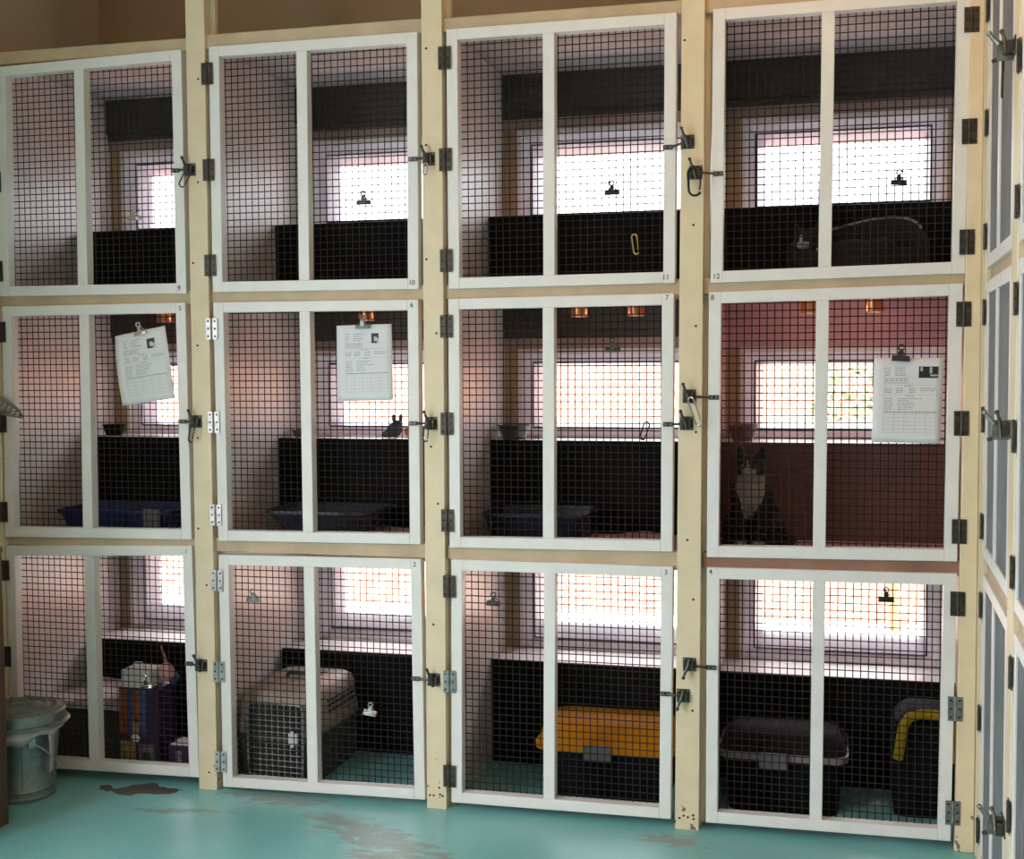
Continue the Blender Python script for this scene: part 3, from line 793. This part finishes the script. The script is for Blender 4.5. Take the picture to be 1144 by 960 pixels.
def bedding(x0, x1, y0, y1, z, label, seed):
    rnd = random.Random(seed); b = MB(); n1, n2 = 26, 16; ph = [rnd.uniform(0, 6) for _ in range(6)]
    vs = []
    for lay in (1, 0):
        for j in range(n2+1):
            for i in range(n1+1):
                u, v = i/n1, j/n2
                ed = min(u, 1-u, v, 1-v); ed = min(1, ed*9)
                hh = .014+.010*(math.sin(9*u+ph[0])+math.sin(7*v+ph[1]+4*u))*.5+.006*math.sin(23*u+ph[2]+9*v)
                x = x0+(x1-x0)*u+.008*math.sin(14*v+ph[3]); y = y0+(y1-y0)*v+.008*math.sin(17*u+ph[4])
                vs.append((x, y, z+.001+(lay*max(.006, hh+.006)*ed)))
    W_ = n1+1; o2 = W_*(n2+1)
    fs = [(j*W_+i, j*W_+i+1, (j+1)*W_+i+1, (j+1)*W_+i) for j in range(n2) for i in range(n1)]
    fs += [tuple(o2+k for k in f[::-1]) for f in fs]
    b.add(vs, fs, M['fleece'], True)
    return tag(b.build('fleece_blanket'), label, 'blanket', 'fleece bedding on cage floors')
zf = .972
bedding(.02, .86, .09, .59, zf, 'pinkish fleece bedding under the blue tray in cage 5', 1)
bedding(.96, 1.84, .09, .59, zf, 'pinkish fleece bedding under the grey tray in cage 6', 2)
bedding(1.915, 2.79, .09, .59, zf, 'pinkish fleece bedding under the navy tray in cage 7', 3)
zt_ = zf+.026
o = empty('litter_tray', (0, 0, 0)); tag(o, 'blue litter tray with grey clip on bedding in cage 5', 'tray', 'litter trays in the middle row')
tray('t', .08, .61, .22, .55, zt_, .072, M['bluetray']).build('tray', o)
cl_ = MB(); cl_.box(.505, .58, .206, .214, zt_+.002, zt_+.082, M['greyplast'])
for i in range(4): cl_.box(.512+.017*i, .52+.017*i, .203, .206, zt_+.008, zt_+.075, M['greyplast'])
cl_.build('clip', o, bevel=.002)
o = empty('litter_tray', (0, 0, 0)); tag(o, 'grey-blue litter tray with flared rim on bedding in cage 6', 'tray', 'litter trays in the middle row')
tray('t', 1.04, 1.49, .22, .56, zt_, .088, M['greytray'], .05).build('tray', o)
o = empty('litter_tray', (0, 0, 0)); tag(o, 'deep navy litter tray on bedding at left of cage 7', 'tray', 'litter trays in the middle row')
tray('t', 1.955, 2.37, .22, .55, zt_, .098, M['navytray']).build('tray', o)

def bowl(x, y, z, r, h, m, label):
    b = MB(); b.lathe([(r*.62, 0), (r*.70, .004), (r*.95, h*.85), (r*1.03, h*.93), (r*1.03, h), (r*.92, h), (r*.66, .012), (.01, .010)], m, 32)
    o = b.build('food_bowl', None, loc=(x, y, z)); return tag(o, label, 'bowl', 'bowls on the ledges')
bowl(1.966, .70, 1.356, .070, .062, M['steelbowl'], 'steel food bowl on the ledge left side of cage 7')
bowl(2.918, .70, 1.356, .060, .066, M['pinkbowl'], 'dark reddish bowl on the ledge above the sitting cat')
bowl(.075, .70, 1.356, .052, .05, M['blackplast'], 'dark bowl at the left end of the ledge in cage 5')
bowl(.995, .72, 1.356, .050, .034, M['steelbowl'], 'low pale bowl on the left end of the ledge in cage 6')
# plush toys on ledge 6
o = empty('plush_mouse', (1.432, .70, 1.356)); tag(o, 'dark grey plush mouse with upright ears on the ledge of cage 6', 'toy')
b = MB(); b.ball((0, 0, .032), (.034, .028, .032), M['toygrey']); b.ball((.016, -.012, .058), (.022, .02, .02), M['toygrey'])
b.ball((-.034, -.014, .012), (.016, .014, .011), M['toygrey']); b.ball((-.012, -.026, .011), (.014, .014, .011), M['toygrey'])
b.tube([(-.03, .005, .03), (-.05, .005, .02), (-.055, 0, .008)], .005, M['toygrey'], 6); b.build('body', o)
for sx in (.002, .034):
    MB().ball((sx, -.01, .085), (.009, .005, .018), M['toygrey'], 10).build('ear', o)
b = MB(); b.ball((0, 0, .024), (.026, .024, .024), M['toyorange']); b.tube([(.02, 0, .03), (.04, 0, .04)], .005, M['toyorange'], 6)
o = b.build('plush_ball', None, loc=(1.492, .74, 1.357)); tag(o, 'orange plush toy beside the grey mouse on ledge of cage 6', 'toy')

# ------------------------------------------------------------------ bottom row contents
# cage 1: blanket covered carton, food box, toy, small purple box
o = empty('covered_carton', (0, 0, 0)); tag(o, 'carton under a folded pale blanket behind the bin in cage 1', 'carton')
MB().box(.01, .395, .22, .55, 0, .225, M['carton']).build('carton', o, bevel=.004)
b = MB(); n1, n2 = 22, 14; vs = []
for lay in (1, 0):
    for j in range(n2+1):
        for i in range(n1+1):
            u, v = i/n1, j/n2
            x = -.005+.415*u; y = .20+.36*v
            z = .228+lay*(.018+.085*u**1.1*(.55+.45*v)+.008*math.sin(13*u+5*v)+.006*math.sin(21*v+6*u))
            vs.append((x, y+.006*math.sin(11*u), z))
W_ = n1+1; o2 = W_*(n2+1)
fs = [(j*W_+i, j*W_+i+1, (j+1)*W_+i+1, (j+1)*W_+i) for j in range(n2) for i in range(n1)]
bd = [j*W_ for j in range(n2+1)]; 
fs += [tuple(o2+k for k in f[::-1]) for f in fs]
for a_, b_ in [(i, i+1) for i in range(n1)]+[(n2*W_+i+1, n2*W_+i) for i in range(n1)]+[((j+1)*W_, j*W_) for j in range(n2)]+[(j*W_+n1, (j+1)*W_+n1) for j in range(n2)]:
    fs.append((a_, o2+a_, o2+b_, b_))
b.add(vs, fs, M['blanket'], True); b.build('blanket', o)

o = empty('food_box', (0, 0, 0)); tag(o, 'tall purple and orange food box with white top in cage 1', 'box')
b = MB(); b.box(.425, .60, .12, .26, 0, .352, M['purple'])
b.build('box_body', o, bevel=.003)
g = MB(); yy = .1185
g.box(.428, .462, yy, .12, .16, .345, M['orange']); g.box(.466, .55, yy, .12, .15, .345, M['blueprint']); g.box(.492, .522, yy-.001, yy, .21, .34, M['orange'])
g.box(.490, .515, yy-.001, yy, .165, .225, M['yelprint']); g.box(.43, .50, yy, .12, .012, .13, M['yelprint']); g.box(.515, .585, yy, .12, .01, .12, M['greyplast'])
g.ball((.55, yy+.001, .065), (.022, .003, .026), M['inkdark'], 10); g.ball((.50, yy+.001, .145), (.02, .003, .018), M['cardwhite'], 10)
g.build('printed_front', o)
b = MB(); b.box(.437, .565, .125, .235, .352, .425, M['cardwhite']); b.tube([(.455, .18, .425), (.47, .18, .445), (.50, .18, .445), (.515, .18, .425)], .004, M['cardwhite'], 6)
b.build('white_top', o, bevel=.004)
o = empty('plush_toy', (0, 0, 0)); tag(o, 'small pink and blue plush toy with stick on top of the food box', 'toy')
b = MB(); b.ball((.598, .205, .405), (.034, .03, .04), M['toypink']); b.ball((.612, .235, .375), (.028, .02, .026), M['toyblue']); b.build('body', o)
b = MB(); b.tube([(.60, .205, .43), (.588, .207, .47), (.572, .21, .512)], [.008, .006, .003], M['stick'], 7); b.build('stick', o)
o = empty('small_box', (0, 0, 0)); tag(o, 'low purple box with white marks on the floor of cage 1', 'box')
b = MB(); b.box(.648, .82, .12, .24, 0, .125, M['purple']); b.box(.652, .816, .124, .236, .125, .129, M['cardwhite']); b.build('box_body', o, bevel=.002)
g = MB()
for i in range(3):
    z = .055+.018*i
    for pts in ([(0, 0), (.022, .0)], [(0, .010), (.022, .010)], [(0, 0), (0, .010)], [(.011, 0), (.011, .010)], [(.022, .0), (.022, .010)])[0:5 if i != 1 else 4]:
        (a_, c_), (d_, e_) = pts
        g.box(.684+a_-.001, .684+d_+.001, .1188, .12, z+c_-.001, z+e_+.001, M['cardwhite'])
g.box(.745, .752, .1188, .12, .05, .1, M['cardwhite']); g.box(.77, .776, .1188, .12, .04, .09, M['cardwhite'])
g.build('white_marks', o)

# cage 2: pet carrier
pc = empty('pet_carrier', (1.128, .36, 0), math.radians(-2)); tag(pc, 'beige topped pet carrier with wire front door in cage 2', 'pet carrier')
def rr(x0, x1, z0, z1, rad, n=5):
    pts = []
    for cx, cz, a in ((x1-rad, z1-rad, 0), (x0+rad, z1-rad, 90), (x0+rad, z0+rad, 180), (x1-rad, z0+rad, 270)):
        for k in range(n+1):
            aa = math.radians(a+90*k/n); pts.append((cx+rad*math.cos(aa), cz+rad*math.sin(aa)))
    return pts
def loft(mb, loops, m, cap=True):
    N = len(loops[0]); vs = sum(loops, [])
    fs = [(j*N+i, j*N+(i+1) % N, (j+1)*N+(i+1) % N, (j+1)*N+i) for j in range(len(loops)-1) for i in range(N)]
    if cap: fs += [tuple(range(N))[::-1], tuple(range((len(loops)-1)*N, len(loops)*N))]
    return mb.add(vs, fs, m)
def L3(x0, x1, y0, y1, z, rad): return [(x, y, z) for x, y in rr(x0, x1, y0, y1, rad)]
yF, yR = -.235, .225
def shell(mb, secs, m): return loft(mb, [L3(-a, a, yF+f, yR-f, z, .035) for a, f, z in secs], m)
b = MB(); shell(b, [(.142, .012, 0), (.150, .004, .03), (.157, 0, .175)], M['carbrown']); b.build('lower_shell', pc)
b = MB(); shell(b, [(.163, -.008, .175), (.163, -.008, .197)], M['carbrown']); b.build('rim', pc)
b = MB(); shell(b, [(.157, 0, .197), (.148, .010, .32), (.140, .022, .358), (.122, .045, .374)], M['beige']); 
for i in range(3): b.box(-.085+.06*i, -.055+.06*i, -.12, .12, .372, .380, M['beige'])
b.build('upper_shell', pc)
b = MB()
for i in range(7):
    y = -.10+.038*i
    b.box(.1535, .1575, y, y+.024, .262, .272, M['dark']); b.box(.1505, .1545, y, y+.024, .285, .295, M['dark']); b.box(.149, .1525, y, y+.024, .305, .312, M['dark'])
b.build('vent_slots', pc)
b = MB(); b.tube([(-.05, 0, .374), (-.045, 0, .392), (.045, 0, .392), (.05, 0, .374)], .009, M['carbrown'], 8); b.build('carrying_handle', pc)
# doorway (dark recess) and wire door
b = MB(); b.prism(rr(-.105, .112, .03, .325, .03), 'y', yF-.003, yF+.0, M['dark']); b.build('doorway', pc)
b = MB(); yD = yF-.008
fr = [(x, yD, z) for x, z in rr(-.105, .112, .03, .325, .025)]
b.tube(fr, .005, M['zinc'], 6, closed=True)
for i in range(1, 9): x = -.105+.217*i/9; b.tube([(x, yD, .03), (x, yD, .325)], .0018, M['zinc'], 5)
for i in range(1, 13): z = .03+.295*i/13; b.tube([(-.105, yD-.003, z), (.112, yD-.003, z)], .0024, M['zinc'], 5)
wd = b.build('wire_door', pc)
b = MB(); b.box(.062, .098, yD-.016, yD-.004, .17, .215, M['cardwhite']); b.box(.074, .086, yD-.022, yD-.016, .16, .225, M['cardwhite'])
b.build('door_catch', wd, bevel=.002)

for ch in pc.children_recursive:
    if ch.type == 'MESH': ch.data.transform(Matrix.Diagonal((1.11, 1, 1, 1)))

# cage 3: yellow topped litter box
def litter_box(x0, x1, y0, y1, base_h, top_h, mb_, mt_, mclip, label, lipm=None, clipx=None):
    o = empty('litter_box', (0, 0, 0)); tag(o, label, 'litter box', 'large litter boxes in the bottom row')
    b = MB(); loft(b, [L3(x0+.03, x1-.03, y0+.03, y1-.03, 0, .05), L3(x0+.008, x1-.008, y0+.008, y1-.008, base_h, .05)], mb_); b.build('base', o)
    b = MB()
    loft(b, [L3(x0-.006, x1+.006, y0-.006, y1+.006, base_h-.02, .055), L3(x0-.008, x1+.008, y0-.008, y1+.008, base_h+.006, .055)], lipm or mt_)
    b.build('rim', o)
    b = MB(); H = top_h-base_h
    loft(b, [L3(x0, x1, y0, y1, base_h+.006, .05), L3(x0+.012, x1-.012, y0+.03, y1-.02, base_h+H*.55, .055), L3(x0+.03, x1-.03, y0+.09, y1-.05, base_h+H*.92, .06), L3(x0+.07, x1-.07, y0+.13, y1-.09, top_h, .06)], mt_)
    b.build('hood', o)
    cx = clipx if clipx else (x0+x1)/2
    b = MB(); b.box(cx-.052, cx+.052, y0-.022, y0-.009, base_h-.048, base_h+.012, mclip); b.box(cx-.042, cx+.042, y0-.027, y0-.022, base_h-.036, base_h-.004, mclip)
    b.build('clip', o, bevel=.003)
    return o
litter_box(2.165, 2.70, .22, .575, .205, .285, M['blackplast'], M['yellow'], M['greyplast'], 'large litter box with yellow hood and grey clip in cage 3', clipx=2.41)
litter_box(2.87, 3.33, .215, .56, .225, .30, M['blackplast'], M['maroon'], M['greyplast'], 'large dark litter box with pale rim and grey clip in cage 4', lipm=M['palerim'], clipx=3.07)
# hooded box with yellow entrance arch
o = empty('litter_box', (0, 0, 0)); tag(o, 'black hooded litter box with yellow entrance arch at right of cage 4', 'litter box', 'large litter boxes in the bottom row')
b = MB(); loft(b, [L3(3.50, 3.715, .31, .57, 0, .04), L3(3.49, 3.72, .30, .58, .20, .04), L3(3.505, 3.715, .315, .57, .35, .045), L3(3.54, 3.69, .35, .54, .385, .045)], M['blackplast']); b.build('hood', o)
arcp = [(3.512, .295, .22), (3.520, .292, .28), (3.530, .29, .345), (3.552, .29, .378), (3.59, .29, .39), (3.64, .29, .392), (3.68, .29, .378), (3.698, .29, .345), (3.703, .292, .28), (3.706, .295, .22)]
ap = MB(); ap.tube(arcp, .019, M['yellow2'], 8); ap.build('entrance_arch', o)
# scraps on the floor of cage 4
def scrap(x, y, rot, label, s=1):
    b = MB(); b.box(-.035*s, .035*s, -.009*s, .009*s, .001, .004, M['cardwhite'], mtx=RZ(rot)); b.box(-.02*s, .02*s, -.008*s, .008*s, .005, .008, M['cardwhite'], mtx=RZ(rot+65)); b.box(-.012*s, .012*s, -.006*s, .006*s, .0, .012, M['cardwhite'], mtx=RZ(rot+20))
    o = b.build('paper_scrap', None, loc=(x, y, 0)); tag(o, label, 'scrap', 'paper scraps in cage 4')
scrap(3.44, .42, 20, 'crumpled white scrap on floor at right of cage 4')
scrap(2.99, .135, -30, 'torn white scrap on floor before the dark litter box', .8)
scrap(2.93, .12, 60, 'tiny white scrap on floor at left of cage 4', .5)

# ------------------------------------------------------------------ cats
def sculpt(blobs, caps, cones, voxel, smooth_it, name):
    b = MB(); m = M['furblack']
    for c, r, *rot in blobs:
        mt = T(*c) @ (rot[0] if rot else Matrix.Identity(4)) @ Matrix.Translation((0, 0, 0))
        b.ball((0, 0, 0), tuple(r), m, 16, mtx=mt)
    for path, rs in caps:
        b.tube(path, rs, m, 12)
        for p_, r_ in ((path[0], rs[0]), (path[-1], rs[-1])): b.ball(p_, r_, m, 10)
    for base, tip, r_ in cones:
        b.tube([base, tuple((Vector(base)*.45+Vector(tip)*.55)), tip], [r_, r_*.62, r_*.10], m, 10)
    o = b.build(name)
    md = o.modifiers.new('r', 'REMESH'); md.mode = 'VOXEL'; md.voxel_size = voxel
    sm = o.modifiers.new('s', 'SMOOTH'); sm.factor = .5; sm.iterations = smooth_it
    dg = bpy.context.evaluated_depsgraph_get()
    me = bpy.data.meshes.new_from_object(o.evaluated_get(dg))
    bpy.data.objects.remove(o)
    me.materials.clear()
    for mm in ('furblack', 'furwhite', 'furpink'): me.materials.append(M[mm])
    return me
def finish_cat(me, region, name, loc, rz, label):
    for p_ in me.polygons:
        p_.use_smooth = True; p_.material_index = region(p_.center)
    o = bpy.data.objects.new(name, me); C.objects.link(o); o.location = loc; o.rotation_euler = (0, 0, rz)
    return tag(o, label, 'cat')
blobs = [((0, .085, .092), (.093, .095, .088)), ((0, .045, .16), (.074, .076, .105), RX(-12)), ((0, -.012, .205), (.060, .052, .072)),
         ((.072, .035, .062), (.040, .078, .060)), ((-.072, .035, .062), (.040, .078, .060)),
         ((.078, -.045, .018), (.022, .042, .018)), ((-.078, -.045, .018), (.022, .042, .018)),
         ((0, -.018, .262), (.048, .047, .040)), ((0, -.035, .303), (.053, .050, .046)), ((.026, -.056, .290), (.025, .022, .021)), ((-.026, -.056, .290), (.025, .022, .021)),
         ((0, -.082, .288), (.023, .018, .017)), ((.028, -.066, .016), (.020, .027, .016)), ((-.028, -.066, .016), (.020, .027, .016)),
         ((.045, .0, .185), (.030, .04, .06)), ((-.045, .0, .185), (.030, .04, .06))]
caps = [([(.032, -.028, .19), (.031, -.040, .10), (.028, -.055, .02)], [.027, .021, .016]), ([(-.032, -.028, .19), (-.031, -.040, .10), (-.028, -.055, .02)], [.027, .021, .016]),
        ([(.03, .16, .03), (.10, .14, .022), (.128, .07, .019), (.130, .0, .018), (.115, -.045, .017)], [.018, .018, .018, .017, .014])]
cones = [((.033, -.028, .332), (.042, -.024, .388), .021), ((-.033, -.028, .332), (-.042, -.024, .388), .021)]
me = sculpt(blobs, caps, cones, .0055, 3, 'cat')
def reg(p):
    x, y, z = p
    if z < .028 and y < -.045 and abs(x) < .052: return 1
    if y < -.02 and .09 < z < .275:
        wdt = .052 if z > .22 else .052-(.22-z)*.36
        if abs(x+.004*math.sin(z*60)) < wdt and (z > .2 or y < -.03): return 1
    if y < -.072 and .272 < z < .300 and abs(x) < .026: return 2 if (abs(x) < .006 and .292 < z < .299) else 1
    if y < -.06 and .298 <= z < .335 and -.004-.05*(.335-z) < x+.006 < .003+.18*(.335-z): return 1
    return 0
cat = finish_cat(me, reg, 'cat', (2.975, .405, zf+.001), math.radians(-4), 'black and white cat sitting upright behind door 8, facing out')
for sx in (-1, 1):
    e = MB(); e.ball((sx*.022, -.076, .311), (.0085, .006, .0075), M['eye'], 10); e.ball((sx*.022, -.0805, .311), (.0025, .0025, .0062), M['black'], 8)
    e.build('eye', cat)
cat.scale = (1.10, 1, 1)

# cat resting in a black bed in cage 12
zb = 1.95
bedx, bedy = 3.36, .40
o = empty('cat_bed', (bedx, bedy, zb)); tag(o, 'black cloth cat bed with pale piping in cage 12', 'cat bed')
b = MB(); n = 40; L = []
for (rx, ry, z) in ((.235, .15, 0), (.255, .165, .05), (.250, .16, .16), (.225, .14, .19), (.205, .12, .16), (.195, .115, .05), (.18, .1, .03)):
    L.append([(rx*math.cos(2*PI*i/n), ry*math.sin(2*PI*i/n), z+(.055*max(0, math.sin(2*PI*i/n))+.05*math.cos(2*PI*i/n)*max(0, math.sin(2*PI*i/n)) if z > .1 else 0)-(.09*max(0, -math.sin(2*PI*i/n)) if z > .1 else 0)) for i in range(n)])
loft(b, L, M['bedblack']); bo = b.build('bed', o)
b = MB(); b.tube([(x_, y_, z_+.004) for x_, y_, z_ in L[3][1:18]], .005, M['piping'], 6); b.build('piping', o)
blobs = [((.0, 0, .075), (.15, .075, .065)), ((.10, .01, .075), (.075, .075, .07)), ((-.12, -.02, .105), (.05, .05, .05)), ((-.165, -.035, .13), (.05, .048, .044)), ((-.18, -.08, .117), (.022, .018, .016)),
         ((-.145, -.056, .12), (.022, .022, .02)), ((.07, -.06, .05), (.07, .03, .035))]
caps = [([(-.10, -.05, .06), (-.06, -.085, .04), (.0, -.095, .035)], [.024, .02, .017]), ([(.12, .0, .06), (.16, -.05, .05), (.10, -.092, .052), (.03, -.098, .05)], [.02, .019, .018, .014])]
cones = [((-.195, -.03, .16), (-.205, -.026, .21), .020), ((-.135, -.03, .16), (-.125, -.026, .21), .020)]
me = sculpt(blobs, caps, cones, .0055, 3, 'cat')
def reg2(p):
    x, y, z = p
    if y < -.074 and x < -.155 and z < .128: return 1
    if y < -.068 and -.19 < x < -.176 and z < .155: return 1
    if y < -.082 and .02 < x < .13 and z > .045: return 1
    if y < -.055 and -.13 < x < -.09 and .06 < z < .11: return 1
    return 0
finish_cat(me, reg2, 'cat', (bedx-.02, bedy-.01, zb+.032), 0, 'dark cat with white face blaze lying low in cage 12')

# ------------------------------------------------------------------ room lamp, daylight and added fill lamp
lp = empty('ceiling_lamp', (3.25, -1.3, 3.62)); tag(lp, 'round warm ceiling lamp above the right-hand corner', 'lamp')
MB().lathe([(.11, -.001), (.11, -.03), (.06, -.035)][::-1], M['zinc'], 24).build('lamp_base', lp)
MB().ball((0, 0, -.09), (.085, .085, .06), emit('lamp_glow', (1, .62, .25), 8)).build('lamp_shade', lp)
ld = bpy.data.lights.new('lamp_light', 'POINT'); ld.energy = 14; ld.color = (1.0, .48, .12); ld.shadow_soft_size = .12
lo = bpy.data.objects.new('lamp_light', ld); C.objects.link(lo); lo.location = (3.25, -1.3, 3.40)
ld = bpy.data.lights.new('portal', 'AREA'); ld.shape = 'RECTANGLE'; ld.size = LW[3]-LW[2]; ld.size_y = LW[1]-LW[0]; ld.cycles.is_portal = True
lo = bpy.data.objects.new('window_light', ld); C.objects.link(lo); lo.location = (XL-.08, (LW[0]+LW[1])/2, (LW[2]+LW[3])/2); lo.rotation_euler = (0, -PI/2, 0)

wd = bpy.data.worlds.new('World'); bpy.context.scene.world = wd; wd.use_nodes = True
bg = wd.node_tree.nodes['Background']; bg.inputs['Color'].default_value = (.95, .965, 1.0, 1)
# overcast sky: dimmer at the horizon than overhead
_t = wd.node_tree; tc = _t.nodes.new('ShaderNodeTexCoord'); sp = _t.nodes.new('ShaderNodeSeparateXYZ'); mr = _t.nodes.new('ShaderNodeMapRange')
_t.links.new(tc.outputs['Generated'], sp.inputs[0]); _t.links.new(sp.outputs['Z'], mr.inputs['Value'])
mr.inputs['From Min'].default_value = 0; mr.inputs['From Max'].default_value = 1; mr.inputs['To Min'].default_value = 2.4; mr.inputs['To Max'].default_value = 16
_t.links.new(mr.outputs[0], bg.inputs['Strength'])
ld = bpy.data.lights.new('window_daylight', 'AREA'); ld.shape = 'RECTANGLE'; ld.size = LW[3]-LW[2]; ld.size_y = LW[1]-LW[0]; ld.energy = 62; ld.color = (.93, .96, 1.0)  # extra lamp added in the left opening to brighten the door fronts
lo = bpy.data.objects.new('window_daylight', ld); C.objects.link(lo); lo.location = (XL-.06, (LW[0]+LW[1])/2, (LW[2]+LW[3])/2); lo.rotation_euler = (0, -PI/2, 0)

sl = bpy.data.lights.new('sun', 'SUN'); sl.energy = 19; sl.angle = .02; sl.color = (1, .95, .88)
so_ = bpy.data.objects.new('sun', sl); C.objects.link(so_); so_.location = (6, -2, 9)
so_.rotation_euler = Vector((-.12, .31, -.94)).to_track_quat('-Z', 'Y').to_euler()

# ------------------------------------------------------------------ camera
cd = bpy.data.cameras.new('camera'); cam = bpy.data.objects.new('camera', cd); C.objects.link(cam)
Rv = Vector((0.96856498, 0.24867376, -0.00657646)); Uv = Vector((-0.00650758, 0.05175667, 0.99863852)); Wv = Vector((-0.24867557, 0.9672035, -0.05174796))
mt = Matrix((( Rv.x, Uv.x, -Wv.x), (Rv.y, Uv.y, -Wv.y), (Rv.z, Uv.z, -Wv.z))).to_4x4()
mt.translation = Vector((3.30485927, -4.53971029, 1.67534026))
cam.matrix_world = mt
cd.sensor_fit = 'HORIZONTAL'; cd.sensor_width = 36; cd.lens = 36*1434.927/1144; cd.clip_start = .05; cd.clip_end = 100
bpy.context.scene.camera = cam
sc_ = bpy.context.scene
sc_.view_settings.view_transform = 'Standard'; sc_.view_settings.look = 'None'; sc_.view_settings.gamma = 1; sc_.view_settings.exposure = 0.28
sc_.view_settings.use_curve_mapping = False
